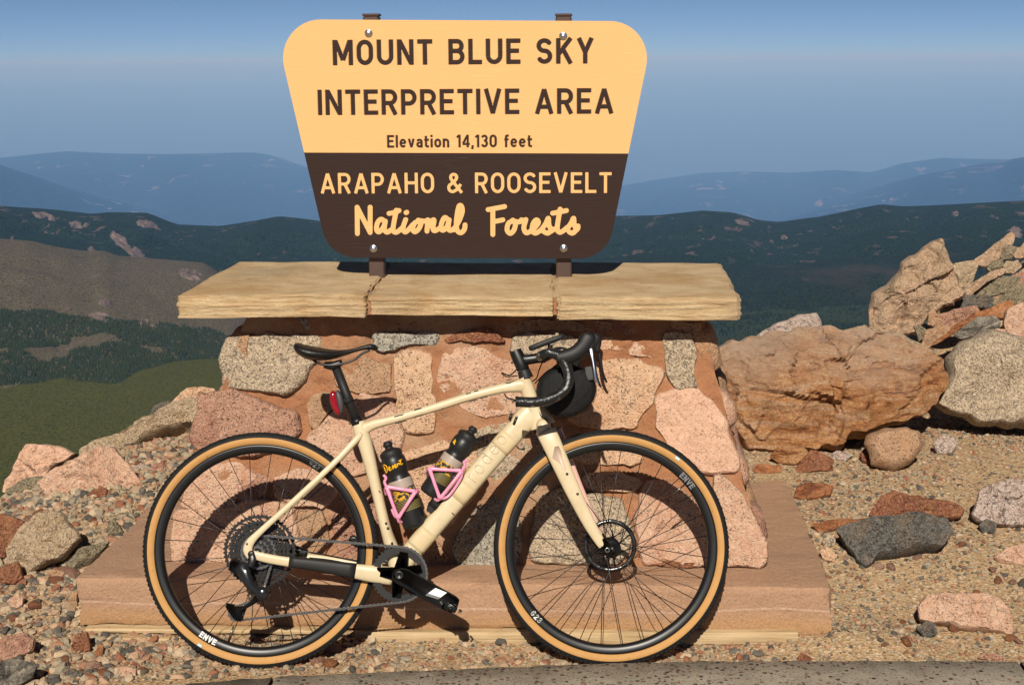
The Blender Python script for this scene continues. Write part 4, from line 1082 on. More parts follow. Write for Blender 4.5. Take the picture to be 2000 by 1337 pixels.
lo = tl('ARAPAHO & ROOSEVELT', .155, .155, 626, 1194.5, 337, 377.5)+[(scr[:16], 0.0083, False), (scr[16:], 0.0083, False)]
panel(clip(full, True), up, 'upper_panel', M['cream'], M['brown'])
panel(clip(full, False), lo, 'lower_panel', M['brown'], M['cream'])
# the board behind the routed faces
n = len(full); V = [Vector((x, YS+0.0042, z)) for x, z in full]+[Vector((x, YS+0.020, z)) for x, z in full]
F = [(i, (i+1) % n, n+(i+1) % n, n+i) for i in range(n)]+[tuple(range(n)), tuple(range(2*n-1, n-1, -1))]
schild(mk('board', V, F, M['cream'], smooth=False))
for px in (735.5, 1101.0):
    b = at(px, 541, 0.847); t_ = at(px-(11 if px < 800 else 1), 34, 0.847)
    hw = 0.026; zt = t_.z+0.004
    v, f = box((b.x, 0.848+hw, (ZC-0.06+zt)/2), (hw, hw, (zt-ZC+0.06)/2), None, 0.004)
    schild(mk('post', v, f, M['post'], smooth=False))
    v, f = box((b.x, 0.848+hw, zt+0.004), (hw+0.002, hw+0.002, 0.004), None, 0.002)
    schild(mk('post_cap', v, f, M['post'], smooth=False))
for px, py in ((720, 65), (1100, 70.5), (729.5, 485.5), (1101, 485)):
    p = at(px, py, YS); mb = MB()
    mb.add(*lathe([(0.0135, 0), (0.0135, -0.0016), (0.011, -0.003), (0.0085, -0.0032), (0.0085, -0.006), (0.006, -0.0078), (0.0, -0.0083)], 20, c=(p.x, YS-0.0006, p.z)))
    schild(mb.build('bolt', M['zinc']))
# ------------------------------------------------------------------ boulders and loose rocks
cp = lambda p: crop(1680, 440, 5.572, p)      # pile at the right
cr = lambda p: crop(1400, 850, 2.745, p)      # right foreground
cl = lambda p: crop(0, 720, 2.167, p)         # left foreground
rock('boulder', [(1372, 700), (1420, 668), (1500, 655), (1560, 641), (1640, 640), (1700, 645), (1760, 664), (1805, 682), (1840, 700), (1853, 725), (1850, 755), (1830, 782), (1800, 812), (1740, 835), (1690, 852), (1650, 858), (1640, 880), (1590, 886), (1540, 885), (1455, 885), (1428, 850), (1408, 800), (1385, 740)],
     'gneiss', 'huge rust orange layered boulder right of the monument', Y=1.80, tilt=0.30, df=0.55, db=0.7, N=170, K=36, seed=21, rough=0.042, nf=8, flat=6.0, strata=0.012, chips=2.3, faces=[(0.1, 1.15, 0.66), (-0.25, -0.75, 0.80), (1.1, -0.1, 0.95), (-0.7, 0.3, 0.98), (0.55, 0.9, 0.80)])
rock('boulder', [(1818, 792), (1848, 735), (1842, 700), (1880, 662), (1940, 645), (1990, 660), (2040, 690), (2060, 760), (2040, 830), (1960, 838), (1890, 822), (1840, 806)],
     'granite_grey', 'pale speckled granite boulder right of the rust orange boulder', Y=1.95, tilt=0.35, df=0.45, N=100, K=20, seed=22, rough=0.05, flat=3.6)
rock('boulder', cp([(75, 1180), (80, 1130), (95, 900), (120, 770), (400, 500), (440, 400), (530, 340), (650, 290), (700, 230), (800, 160), (860, 125), (890, 150), (910, 220), (970, 350), (1000, 460), (1060, 590), (1090, 650), (1150, 720), (1100, 800), (900, 900), (800, 960), (650, 1080), (600, 1200), (430, 1220), (300, 1220)]),
     'rock_tan', 'tall pointed tan boulder standing behind the rust orange boulder', Y=3.0, tilt=0.12, df=0.34, db=0.5, N=140, K=28, seed=23, rough=0.10, nf=9, sharp=1.4, flat=3.6)
P = [
 ([(1245, 400), (1270, 350), (1400, 270), (1560, 130), (1600, 105), (1650, 110), (1650, 200), (1560, 290), (1520, 360), (1380, 445), (1260, 410)], 'rock_tan', 3.9, 'tan slanting slab sticking up at the top of the rock pile'),
 ([(1005, 470), (1040, 420), (1230, 395), (1270, 450), (1220, 600), (1150, 660), (1080, 660), (1050, 580)], 'rock_cream', 3.5, 'squat tan rock between the pointed boulder and the slanting slab'),
 ([(1120, 720), (1200, 640), (1400, 520), (1530, 480), (1550, 525), (1400, 610), (1260, 710), (1160, 780)], 'rock_tan', 3.3, 'long thin tan slab lying slantwise on the pile'),
 ([(1260, 740), (1400, 630), (1560, 560), (1720, 570), (1690, 640), (1620, 720), (1350, 790)], 'rock_olive', 3.35, 'dark olive slab below the long tan slab'),
 ([(1030, 800), (1120, 770), (1330, 760), (1430, 800), (1400, 890), (1200, 910), (1050, 910)], 'rock_dark', 3.1, 'dark grey block in the middle of the pile'),
 ([(830, 990), (1000, 930), (1250, 885), (1280, 950), (1100, 1080), (1000, 1120), (900, 1090)], 'granite_rose', 2.95, 'pinkish grey wedge beneath the dark grey block'),
 ([(820, 1215), (1080, 1060), (1300, 950), (1590, 835), (1620, 870), (1595, 1020), (1300, 1010), (1050, 1150), (850, 1280)], 'gneiss_orange', 2.75, 'long bright orange slab across the foot of the pile'),
 ([(1040, 1180), (1280, 1010), (1420, 995), (1500, 1040), (1490, 1120), (1300, 1200), (1100, 1220)], 'gneiss_grey', 2.6, 'black and white banded rock under the orange slab'),
 ([(1580, 1030), (1600, 920), (1720, 870), (1830, 850), (1900, 1000), (1860, 1190), (1600, 1180)], 'granite_pink', 2.6, 'pink granite block at the right edge of the pile'),
 ([(1555, 440), (1600, 390), (1650, 400), (1700, 380), (1745, 440), (1660, 525), (1580, 505)], 'rock_cream', 3.7, 'small heart shaped pale stone high on the pile'),
 ([(1525, 340), (1600, 215), (1700, 250), (1680, 300), (1640, 370), (1560, 370)], 'rock_olive', 3.85, 'greyish stone leaning behind the heart shaped stone'),
 ([(1665, 300), (1700, 245), (1800, 240), (1880, 290), (1830, 350), (1700, 355)], 'rock_tan', 4.0, 'flat tan stone at the top right of the pile'),
 ([(1740, 250), (1770, 190), (1840, 150), (1900, 200), (1880, 250), (1790, 260)], 'rock_tan', 4.15, 'topmost tan stone at the right edge of the picture'),
 ([(1450, 880), (1560, 760), (1660, 690), (1830, 590), (1900, 700), (1830, 820), (1700, 880), (1500, 930)], 'rock_olive', 3.05, 'long brown slab above the pink granite block'),
 ([(690, 1280), (730, 1150), (900, 1090), (970, 1120), (910, 1190), (830, 1260), (760, 1320)], 'granite_brown', 2.5, 'grey brown rounded rock beside the rust boulder top'),
 ([(590, 1100), (640, 1080), (710, 1130), (700, 1220), (640, 1250)], 'rock_olive', 2.7, 'small brown wedge at the foot of the pointed boulder'),
 ([(1650, 560), (1700, 520), (1830, 520), (1900, 580), (1800, 640), (1680, 640)], 'granite_rose', 3.5, 'reddish slab below the flat stones at the right'),
 ([(1500, 1130), (1600, 1150), (1800, 1150), (1900, 1250), (1800, 1337), (1550, 1260), (1420, 1180)], 'granite_pink', 2.4, 'pink slab wedged between granite boulder and pile'),
 ([(880, 880), (960, 840), (1040, 830), (1050, 900), (960, 960), (890, 960)], 'rock_cream', 3.2, 'pale stone tucked behind the pinkish wedge'),
 ([(1380, 470), (1440, 400), (1540, 370), (1550, 440), (1500, 490), (1420, 520)], 'rock_olive', 3.75, 'dull grey stone below the slanting slab'),
 ([(740, 960), (800, 930), (860, 1000), (900, 1080), (800, 1100), (740, 1080)], 'granite_brown', 2.9, 'brown stone resting against the pointed boulder'),
]
for k, (ol, mt, Y_, lb) in enumerate(P):
    ax_ = sum(p[0] for p in ol)/len(ol); ay_ = sum(p[1] for p in ol)/len(ol); ol = [(ax_+(x-ax_)*1.14, ay_+(y-ay_)*1.14) for x, y in ol]
    rock('boulder', cp(ol), mt, lb, Y=Y_, tilt=0.35, df=0.42, db=0.8, N=52, K=11, seed=50+k, rough=0.07, nf=8, sharp=1.4, flat=4.5, group='rock pile', cat='rock')
rnd = random.Random(12)
for k in range(34):
    bx_ = rnd.uniform(1040, 1900); lim = lerp(760, 250, (bx_-1040)/860)
    by_ = rnd.uniform(lim+60, 1230); Y_ = lerp(4.35, 2.75, (by_-250)/950)+0.12; q = rnd.uniform(60, 130)
    ol = [(bx_+q*math.cos(a)*rnd.uniform(.8, 1.25), by_-q*.62*math.sin(a)*rnd.uniform(.75, 1.15)-0.25*q*math.cos(a)) for a in [2*PI*i/8 for i in range(8)]]
    rock('rock', cp(ol), rnd.choice(['rock_tan', 'rock_olive', 'granite_rose', 'rock_cream', 'granite_brown', 'rock_dark', 'granite_pink']), 'one of the small rocks filling the gaps of the rock pile', Y=Y_, tilt=rnd.uniform(.2, .6), df=0.45, db=0.9, N=32, K=7, seed=300+k, rough=0.08, nf=7, sharp=1.4, flat=4.5, group='small rocks in the pile gaps', cat='rock')
rock('boulder', [(1462, 675), (1475, 655), (1520, 630), (1560, 614), (1598, 610), (1606, 630), (1604, 650), (1560, 670), (1500, 690)], 'rock_white', 'pale grey slab peeping over the rust orange boulder', Y=2.35, tilt=0.3, seed=31, cat='rock')
rock('boulder', [(1648, 650), (1660, 640), (1690, 634), (1703, 642), (1700, 665), (1660, 668)], 'rock_cream', 'thin pale chip on top of the rust orange boulder', Y=2.3, seed=32, cat='rock')
rock('boulder', [(1360, 640), (1376, 636), (1392, 648), (1402, 670), (1398, 700), (1360, 705)], 'granite_peach', 'rounded peach stone peeping out behind the monument', Y=1.9, seed=33, cat='rock')
rock('boulder', [(1590, 700), (1640, 660), (1690, 640), (1760, 650), (1830, 690), (1800, 720)], 'rock_cream', 'low tan block behind the right shoulder of the rust boulder', Y=2.5, seed=36, cat='rock')
rock('boulder', [(1686, 868), (1694, 847), (1730, 838), (1770, 834), (1797, 842), (1802, 875), (1782, 905), (1742, 922), (1702, 910)], 'granite_brown', 'rounded brown granite rock in front of the rust boulder', tilt=0.4, df=0.45, N=70, K=14, seed=34, cat='rock')
rock('boulder', [(1822, 862), (1840, 850), (1862, 850), (1874, 868), (1857, 888), (1830, 886)], 'rock_white', 'small white speckled stone below the granite boulder', seed=35, cat='rock')
R = [
 ([(415, 185), (450, 130), (500, 80), (560, 85), (640, 140), (605, 185), (430, 205)], 'rock_red', 'dark red wedge at the back right corner of the plinth', .5),
 ([(275, 115), (330, 60), (480, 68), (505, 105), (420, 165), (330, 150)], 'gneiss', 'ochre rock under the left end of the rust boulder', .4),
 ([(595, 105), (640, 82), (735, 105), (695, 138), (630, 132)], 'rock_white', 'flat pale grey chip by the dark red wedge', .6),
 ([(770, 110), (790, 70), (850, 50), (880, 120), (840, 160), (780, 150)], 'rock_red', 'small red brown stone left of the rounded granite rock', .5),
 ([(190, 190), (210, 150), (350, 165), (345, 200), (240, 205)], 'gneiss_orange', 'low orange stone against the back of the plinth', .5),
 ([(825, 415), (870, 330), (940, 303), (1000, 318), (1290, 368), (1335, 402), (1310, 447), (1000, 455), (850, 470)], 'rock_red', 'long red slab lying above the dark grey slab', .55),
 ([(635, 505), (680, 473), (900, 455), (1110, 432), (1235, 450), (1275, 520), (1200, 590), (860, 655), (790, 715), (720, 625)], 'rock_dark', 'dark grey half buried slab with tan veins', .75),
 ([(1365, 430), (1400, 300), (1450, 262), (1560, 232), (1700, 240), (1760, 380), (1700, 500), (1450, 490), (1390, 462)], 'rock_white', 'knobbly pinkish white rock at the right edge', .45),
 ([(1072, 915), (1108, 858), (1300, 855), (1500, 862), (1565, 930), (1590, 1070), (1300, 1030), (1080, 990)], 'granite_pink', 'pink granite slab in the lower right near the kerb', .7),
 ([(1062, 1040), (1128, 985), (1175, 1010), (1185, 1062), (1120, 1092)], 'rock_dark', 'black knobbly stone in front of the pink slab', .5),
 ([(1480, 650), (1540, 608), (1660, 588), (1720, 640), (1660, 700), (1530, 690)], 'granite_pink', 'flat pink stone at the right edge above the lower slab', .8),
 ([(410, 330), (425, 270), (500, 255), (625, 268), (615, 325), (450, 350)], 'gneiss_orange', 'orange crumbly rock beside the plinth right edge', .8),
 ([(415, 1200), (455, 1158), (525, 1198), (480, 1212)], 'rock_red', 'small red brown stone against the kerb', .4),
 ([(1395, 1190), (1440, 1160), (1545, 1180), (1530, 1212)], 'granite_rose', 'flat reddish stone touching the kerb at the right', .6),
 ([(530, 1200), (560, 1155), (620, 1200), (580, 1215)], 'rock_cream', 'small cream pointed stone against the kerb', .4),
 ([(500, 470), (640, 455), (810, 440), (800, 480), (660, 500), (560, 530)], 'gneiss_orange', 'orange stone wedged under the dark grey slab', .6),
 ([(560, 570), (590, 530), (640, 545), (635, 595), (580, 600)], 'granite_grey', 'small speckled stone left of the dark grey slab', .4),
 ([(1400, 480), (1440, 445), (1500, 465), (1490, 530), (1420, 525)], 'rock_dark', 'small dark rock left of the knobbly white rock', .5),
 ([(1555, 560), (1600, 525), (1690, 540), (1660, 575)], 'rock_cream', 'thin pale flake right of the dark grey slab', .9),
 ([(550, 620), (590, 590), (650, 640), (630, 680), (570, 670)], 'granite_peach', 'peach stone at the plinth edge beside the dark slab', .5),
]
for k, (ol, mt, lb, tl_) in enumerate(R):
    big = k in (5, 6, 7, 8)
    rock('rock', cr(ol), mt, lb, tilt=tl_, df=0.42, db=0.7, N=80 if big else 36, K=16 if big else 8, seed=90+k, rough=0.075, nf=8, sharp=1.4, flat=4.5, cat='rock')
L = [
 ([(10, 520), (30, 470), (120, 318), (180, 320), (260, 325), (330, 360), (260, 405), (200, 470), (110, 520)], 'granite_fine', 'grey pink boulder on the rim above the green meadow', .45, 1.75, True),
 ([(155, 490), (210, 450), (300, 400), (460, 328), (490, 338), (560, 425), (598, 485), (560, 510), (380, 540), (200, 555)], 'granite_pink', 'pale pink speckled boulder half buried in gravel', .6, None, True),
 ([(335, 370), (338, 330), (430, 288), (560, 258), (620, 228), (740, 148), (800, 128), (870, 132), (860, 215), (700, 260), (560, 330), (420, 365)], 'rock_cream', 'long cream rock ledge along the rim left of the wall', .7, 1.75, True),
 ([(725, 140), (790, 78), (860, 76), (905, 82), (930, 110), (900, 160), (860, 145), (750, 160)], 'granite_peach', 'speckled peach rock where the rim meets the wall', .4, 2.3, True),
 ([(625, 225), (650, 160), (700, 138), (748, 140), (720, 175), (650, 230)], 'rock_dark', 'dark grey rock at the end of the cream ledge', .4, 2.3, False),
 ([(28, 770), (110, 650), (180, 598), (260, 605), (320, 675), (338, 725), (280, 800), (160, 850), (110, 872), (50, 840)], 'rock_cream', 'big rough cream coloured rock lying left of the plinth', .42, None, True),
 ([(-60, 620), (0, 610), (115, 640), (95, 690), (55, 740), (35, 805), (-40, 820)], 'rock_red', 'dark red rock at the left edge behind the cream rock', .4, None, True),
 ([(-30, 850), (30, 825), (82, 815), (105, 880), (65, 915), (-20, 920)], 'rock_red', 'red brown rock at the left edge below the cream rock', .45, None, False),
 ([(-40, 1170), (100, 1115), (155, 1140), (145, 1195), (50, 1232), (-40, 1235)], 'granite_rose', 'flat pinkish brown slab in the lower left gravel', .7, None, False),
 ([(-50, 1250), (60, 1222), (155, 1250), (142, 1305), (80, 1350), (-50, 1360)], 'gneiss_grey', 'grey speckled granite rock in the lower left corner', .5, None, True),
 ([(435, 695), (480, 625), (525, 692), (480, 705)], 'rock_olive', 'small olive pointed stone near the plinth left edge', .4, None, False),
 ([(275, 800), (350, 760), (465, 718), (425, 775), (380, 820), (290, 862)], 'rock_olive', 'flat greenish stone beside the plinth left edge', .9, None, False),
 ([(560, 420), (600, 398), (640, 420), (620, 440), (580, 440)], 'rock_white', 'small white stone in the gravel by the pink boulder', .5, None, False),
 ([(630, 430), (650, 395), (690, 405), (690, 435), (650, 445)], 'granite_rose', 'small square reddish stone behind the rear tyre', .5, None, False),
 ([(370, 535), (400, 505), (450, 500), (455, 540), (400, 548)], 'rock_red', 'small rust red stone under the pink boulder', .5, None, False),
 ([(285, 1000), (300, 935), (330, 940), (328, 1010)], 'granite_brown', 'upright brown stone against the plinth front corner', .3, None, False),
 ([(300, 1190), (320, 1120), (375, 1110), (380, 1190), (340, 1205)], 'rock_red', 'red stone under the splintered board', .5, None, False),
 ([(395, 1215), (420, 1160), (440, 1180), (435, 1225)], 'gneiss_orange', 'small orange stone under the thin split board', .5, None, False),
 ([(20, 505), (100, 470), (200, 450), (190, 500), (100, 530), (20, 530)], 'rock_olive', 'low layered stone at the foot of the grey pink boulder', .7, None, False),
 ([(200, 860), (240, 845), (275, 860), (260, 885), (215, 885)], 'granite_brown', 'brown cobble beside the flat greenish stone', .6, None, False),
 ([(20, 990), (60, 955), (100, 965), (90, 1010), (40, 1020)], 'granite_pink', 'pink cobble in the gravel at the far left', .6, None, False),
 ([(480, 1280), (520, 1255), (575, 1270), (570, 1300), (500, 1305)], 'granite_pink', 'pink cobble below the rear wheel on the left', .6, None, False),
 ([(270, 1290), (300, 1265), (350, 1280), (340, 1310), (290, 1312)], 'rock_dark', 'dark smooth cobble in the lower left gravel', .6, None, False),
]
for k, (ol, mt, lb, tl_, Y_, big) in enumerate(L):
    rock('rock' if not big else 'boulder', cl(ol), mt, lb, Y=Y_, tilt=tl_, df=0.42, db=0.7, N=84 if big else 34, K=16 if big else 8, seed=140+k, rough=0.085, nf=8, sharp=1.4, flat=4.0, cat='rock')

# loose cobbles that nothing tells apart, one object each
rnd = random.Random(77); protos = []
mats = ['granite_rose', 'rock_red', 'granite_brown', 'rock_dark', 'granite_pink', 'rock_cream', 'rock_olive', 'gneiss_orange']
for k in range(10):
    V = []; F = []; n, m = 12, 7
    sx, sy, sz = 1, rnd.uniform(0.6, 0.95), rnd.uniform(0.45, 0.7)
    pl = [(Vector((rnd.gauss(0, 1), rnd.gauss(0, 1), rnd.gauss(0, 1))).normalized(), rnd.uniform(0.62, 0.85)) for _ in range(8)]
    for j in range(m+1):
        th = PI*j/m
        for i in range(n):
            ph = 2*PI*i/n; d = Vector((math.sin(th)*math.cos(ph), math.sin(th)*math.sin(ph), math.cos(th))); r = 1.0
            for nn, c_ in pl:
                q = d.dot(nn)
                if q > 0.01: r = min(r, c_/q)
            r *= 1+0.08*fbm(d, 2.5, 3, k)
            V.append(Vector((d.x*sx, d.y*sy, d.z*sz))*r)
    for j in range(m):
        for i in range(n): F.append((j*n+i, j*n+n+i, j*n+n+(i+1) % n, j*n+(i+1) % n))
    me = bpy.data.meshes.new('loose_stone'); me.from_pydata([tuple(v) for v in V], [], F); me.materials.append(M[mats[k % len(mats)]])
    me.polygons.foreach_set('use_smooth', [True]*len(me.polygons)); protos.append(me)
cnt = 0
while cnt < 110:
    left = rnd.random() < 0.62
    px, py = (rnd.uniform(-20, 330), rnd.uniform(985, 1330)) if left else (rnd.uniform(1480, 2010), rnd.uniform(900, 1280))
    if left and rnd.random() < 0.35: px, py = rnd.uniform(240, 700), rnd.uniform(1268, 1330)
    if left and rnd.random() < 0.25: px, py = rnd.uniform(250, 400), rnd.uniform(790, 960)
    Q = ground_hit(px, py)
    if PL[0]-0.04 < Q.x < PL[1]+0.04 and 0.12 < Q.y < 1.5: continue
    if Q.y < kerb_y(Q.x)+0.04: continue
    o = bpy.data.objects.new('loose_stone', protos[rnd.randrange(10)]); COL.objects.link(o)
    q = rnd.uniform(0.014, 0.034) if left else rnd.uniform(0.010, 0.026)
    if -1.0 < Q.x < -0.4 and Q.y < 0.15: q = min(q, 0.02)
    o.scale = (q, q, q); o.location = (Q.x, Q.y, Q.z+q*0.15); o.rotation_euler = (rnd.uniform(-.5, .5), rnd.uniform(-.5, .5), rnd.uniform(0, 6.28))
    if left: tag(o, 'one of the loose angular cobbles in the coarse gravel on the left', 'stone', 'loose cobbles on the left')
    else: tag(o, 'one of the loose small stones on the sandy ground at the right', 'stone', 'loose stones on the right')
    cnt += 1
for k, (ol, D, lb) in enumerate((
    ([(212, 448), (228, 452), (245, 462), (250, 478), (268, 485), (286, 492), (282, 505), (262, 506), (244, 492), (226, 478), (214, 464)], 3300, 'pale rock scar on the forested hill at the left'),
    ([(262, 430), (285, 428), (306, 436), (318, 450), (300, 452), (280, 444), (265, 440)], 4300, 'rocky knob on the crest of the left forest hill'),
    ([(132, 434), (150, 430), (176, 437), (172, 447), (150, 448), (136, 444)], 4300, 'low rock band on the crest of the left forest hill'),
    ([(58, 414), (80, 412), (108, 424), (112, 434), (90, 430), (66, 424)], 4300, 'rocky crest at the far left of the forest hill'),
    ([(20, 462), (28, 458), (26, 472), (21, 470)], 3500, 'small pinnacle on the far left forest hill'),
    ([(168, 485), (180, 479), (188, 490), (178, 496)], 3300, 'small rock tower left of the pale scar'),
    ([(1430, 426), (1445, 430), (1466, 436), (1460, 442), (1440, 438)], 4300, 'pinkish rocks on the forest crest right of the sign'),
    ([(1524, 460), (1532, 456), (1540, 464), (1534, 470), (1526, 468)], 3300, 'tiny rock tower on the right forest ridge'),
    ([(1858, 414), (1866, 410), (1876, 416), (1866, 424), (1860, 422)], 4300, 'small pale crag on the right forest crest'),
    ([(1960, 452), (1980, 440), (2000, 448), (1996, 466), (1972, 464)], 2500, 'pinkish crag on the slope at the far right'),
    ([(1590, 396), (1600, 388), (1610, 396), (1604, 404), (1592, 403)], 24000, 'lone red crag on the blue mountains at the right'),
    ([(170, 614), (200, 610), (232, 622), (226, 634), (200, 630), (178, 626)], 1330, 'pale ledge in the dark trees on the left'),
    ([(264, 628), (285, 620), (312, 640), (300, 648), (278, 642)], 1320, 'second pale ledge among the dark trees'),
    ([(188, 586), (206, 580), (222, 588), (218, 598), (196, 600)], 1500, 'round knoll of rock on the brown hill'),
    ([(348, 528), (372, 524), (402, 536), (396, 550), (368, 548), (350, 540)], 1600, 'craggy end of the brown hill beside the cap slab'),
    ([(62, 634), (70, 630), (82, 636), (78, 644), (66, 642)], 1300, 'small pale outcrop in the trees at the far left'),
)):
    outcrop(ol, lb, k)
# ------------------------------------------------------------------ bicycle
LEAN = rad(11.5)
CR, CF = atz(507, 1304, 0.0), atz(1196, 1299.5, 0.0)
yawb = math.atan2(CF.y-CR.y, CF.x-CR.x)
bike = empty('gravel_bicycle', CR)
BR = Matrix.Rotation(yawb, 3, 'Z') @ Matrix.Rotation(-LEAN, 3, 'X')
bike.rotation_euler = BR.to_euler()
tag(bike, 'cream gravel bicycle with tan sidewall tyres leaning against the monument', 'bicycle')
BRI = BR.transposed()
def B(px, py, w_=0.0):
    """a point of the bicycle in its own frame (x forward, y away from the viewer, z up), w_ metres towards the viewer"""
    Nn = BR @ Vector((0, 1, 0)); P = onplane(px, py, CR-Nn*w_, Nn)
    return BRI @ (P-CR)
def B2(px, py, w_=0.0): q = B(px, py, w_); return (q.x, q.z)
def bst(lst):
    """(px,py,w,a,b) -> loft stations"""
    out = []
    for px, py, w_, a, b in lst:
        q = B(px, py, w_); out.append((q.x, q.y, q.z, a, b))
    return out
def part(name, vf, mat, parent=bike, smooth=True, label=None):
    o = mk(name, vf[0], vf[1], mat, parent, smooth)
    if label: o['label'] = label
    return o
def mir(lst): return [(x, -y, z, a, b) for x, y, z, a, b in lst]

s = NB('cream_frame_paint', 0.38, 0.45)
c = s.mix(s.noise(18, 5), (0.55, 0.445, 0.275), (0.62, 0.51, 0.325))
c = s.mix(s.ramp(s.noise(70, 4, 0.6), [(0.70, (0, 0, 0)), (0.74, (1, 1, 1))]), c, (0.46, 0.36, 0.22))
c = s.mix(s.ramp(s.noise(7, 6, 0.7), [(0.52, (0, 0, 0)), (0.75, (1, 1, 1))]), c, (0.50, 0.385, 0.225))
s.color(c); s.bump(s.noise(40, 4), 0.0006, 0.5); M['frame'] = s.m
M['tape_cream'] = plain('frame_tape', (0.56, 0.44, 0.255), 0.5, 0.35, var=0.06, sc=30)
M['pinkpaint'] = plain('pale_pink_paint', (0.66, 0.40, 0.33), 0.4, 0.4, var=0.05)
M['pink'] = plain('pink_cage_paint', (0.72, 0.27, 0.40), 0.35, 0.5, var=0.08, sc=40)
M['black'] = plain('black_alloy', (0.006, 0.006, 0.006), 0.38, 0.5, var=0.3)
M['matte'] = plain('black_matte', (0.013, 0.0125, 0.0125), 0.55, 0.35, var=0.25, sc=40)
M['rubber'] = plain('black_rubber', (0.011, 0.0105, 0.010), 0.75, 0.3, var=0.35, sc=45)
M['dirty'] = plain('worn_drivetrain', (0.030, 0.028, 0.026), 0.36, 0.5, 0.6, var=0.6, sc=120)
M['steel'] = plain('chain_steel', (0.19, 0.175, 0.155), 0.30, 0.5, 0.9, var=0.6, sc=260)
M['rotor'] = plain('rotor_steel', (0.10, 0.098, 0.095), 0.28, 0.5, 0.9, var=0.4, sc=90)
M['faint'] = plain('faint_print', (0.60, 0.465, 0.32), 0.45, 0.35)
M['chrome'] = plain('bright_metal', (0.62, 0.62, 0.62), 0.22, 0.5, 1.0)
M['white'] = plain('white_print', (0.78, 0.78, 0.76), 0.5, 0.4)
M['greyprint'] = plain('grey_print', (0.16, 0.16, 0.16), 0.45, 0.4)
M['paleblue'] = plain('pale_blue_print', (0.42, 0.66, 0.78), 0.5, 0.3)
M['redlens'] = plain('red_lens', (0.26, 0.006, 0.014), 0.12, 0.6)
s = NB('tan_sidewall', 0.68, 0.3)
c = s.mix(s.noise(30, 6, 0.7), (0.42, 0.215, 0.068), (0.54, 0.295, 0.10))
c = s.mix(s.ramp(s.noise(55, 4, 0.7), [(0.62, (0, 0, 0)), (0.72, (1, 1, 1))]), c, (0.30, 0.15, 0.05))
s.color(c); s.bump(s.noise(300, 3), 0.001, 0.5); M['tan'] = s.m
s = NB('bar_tape', 0.33, 0.5)
wv = s.ramp(s.noise(1.0, 4, 0.6, co=s.stretch((55, 28, 55)), dist=0.6), [(0.60, (0, 0, 0)), (0.68, (1, 1, 1))])
s.color(s.mix(wv, (0.012, 0.012, 0.012), (0.42, 0.40, 0.38))); s.bump(s.noise(60, 4), 0.004, 0.8); M['bartape'] = s.m

# --- wheels
WR = B(509.5, 1073).z; RC = B(509.5, 1073); FC = B(1193.5, 1064)
R0 = 0.349
RC = Vector((RC.x, 0, R0)); FC = Vector((FC.x, 0, R0+0.001))
def ring_text(text, R_, hgt, a_mid, y, t=.16, sp=.16, up=True):
    """letters bent round the rim, standing 0.3 mm off its side; returns mesh data"""
    st, W = layout(text, t, sp); mb = MB(); hw = t*hgt/2
    for k, s_ in enumerate(st):
        pl = []
        for a, b in s_:
            if up: th = a_mid-(a-W/2)*hgt/R_; r = R_+(b-.5)*hgt
            else: th = a_mid+(a-W/2)*hgt/R_; r = R_-(b-.5)*hgt
            pl.append((r*math.cos(th), r*math.sin(th)))
        for (x0, z0), (x1, z1) in zip(pl, pl[1:]):
            dx, dz = x1-x0, z1-z0; L_ = math.hypot(dx, dz) or 1e-9; nx_, nz_ = -dz/L_*hw, dx/L_*hw; ex, ez = dx/L_*hw*.5, dz/L_*hw*.5
            yy = y-0.00006*(k % 5)
            mb.add([(x0+nx_-ex, yy, z0+nz_-ez), (x0-nx_-ex, yy, z0-nz_-ez), (x1-nx_+ex, yy, z1-nz_+ez), (x1+nx_+ex, yy, z1+nz_+ez)], [(0, 1, 2, 3)])
    return mb
def gear(r, n, rin, th, y, depth=0.004, holes=0, hole_in=0.0, web_in=0.0):
    """toothed ring; with `holes`, a pierced web between rim and inner ring"""
    mb = MB(); m = n*4
    def ann(ro, ri, seg, toothed):
        o = []; i_ = []
        for k in range(seg):
            a = 2*PI*k/seg
            rr = ro-(depth if toothed and k % 4 in (0, 3) else (0 if toothed else 0))
            o.append((rr*math.cos(a), rr*math.sin(a))); i_.append((ri*math.cos(a), ri*math.sin(a)))
        v = [Vector((x, y-th/2, z)) for x, z in o]+[Vector((x, y-th/2, z)) for x, z in i_]+[Vector((x, y+th/2, z)) for x, z in o]+[Vector((x, y+th/2, z)) for x, z in i_]
        f = []
        for k in range(seg):
            q = (k+1) % seg
            f += [(k, q, seg+q, seg+k), (2*seg+k, 3*seg+k, 3*seg+q, 2*seg+q), (k, 2*seg+k, 2*seg+q, q), (seg+k, seg+q, 3*seg+q, 3*seg+k)]
        mb.add(v, f)
    if not holes: ann(r, rin, m, True)
    else:
        ann(r, hole_in, m, True); ann(web_in, rin, 40, False)
        for k in range(holes):
            a = 2*PI*k/holes; wv_ = 2*PI/holes*0.16; tw = 0.18
            q = [(hole_in+0.0005, a-wv_+tw), (hole_in+0.0005, a+wv_+tw), (web_in-0.0005, a+wv_*1.2), (web_in-0.0005, a-wv_*1.2)]
            v = [Vector((rr*math.cos(aa), yy, rr*math.sin(aa))) for yy in (y-th*.4, y+th*.4) for rr, aa in q]
            mb.add(v, [(0, 1, 2, 3), (4, 7, 6, 5), (0, 4, 5, 1), (1, 5, 6, 2), (2, 6, 7, 3), (3, 7, 4, 0)])
    return mb
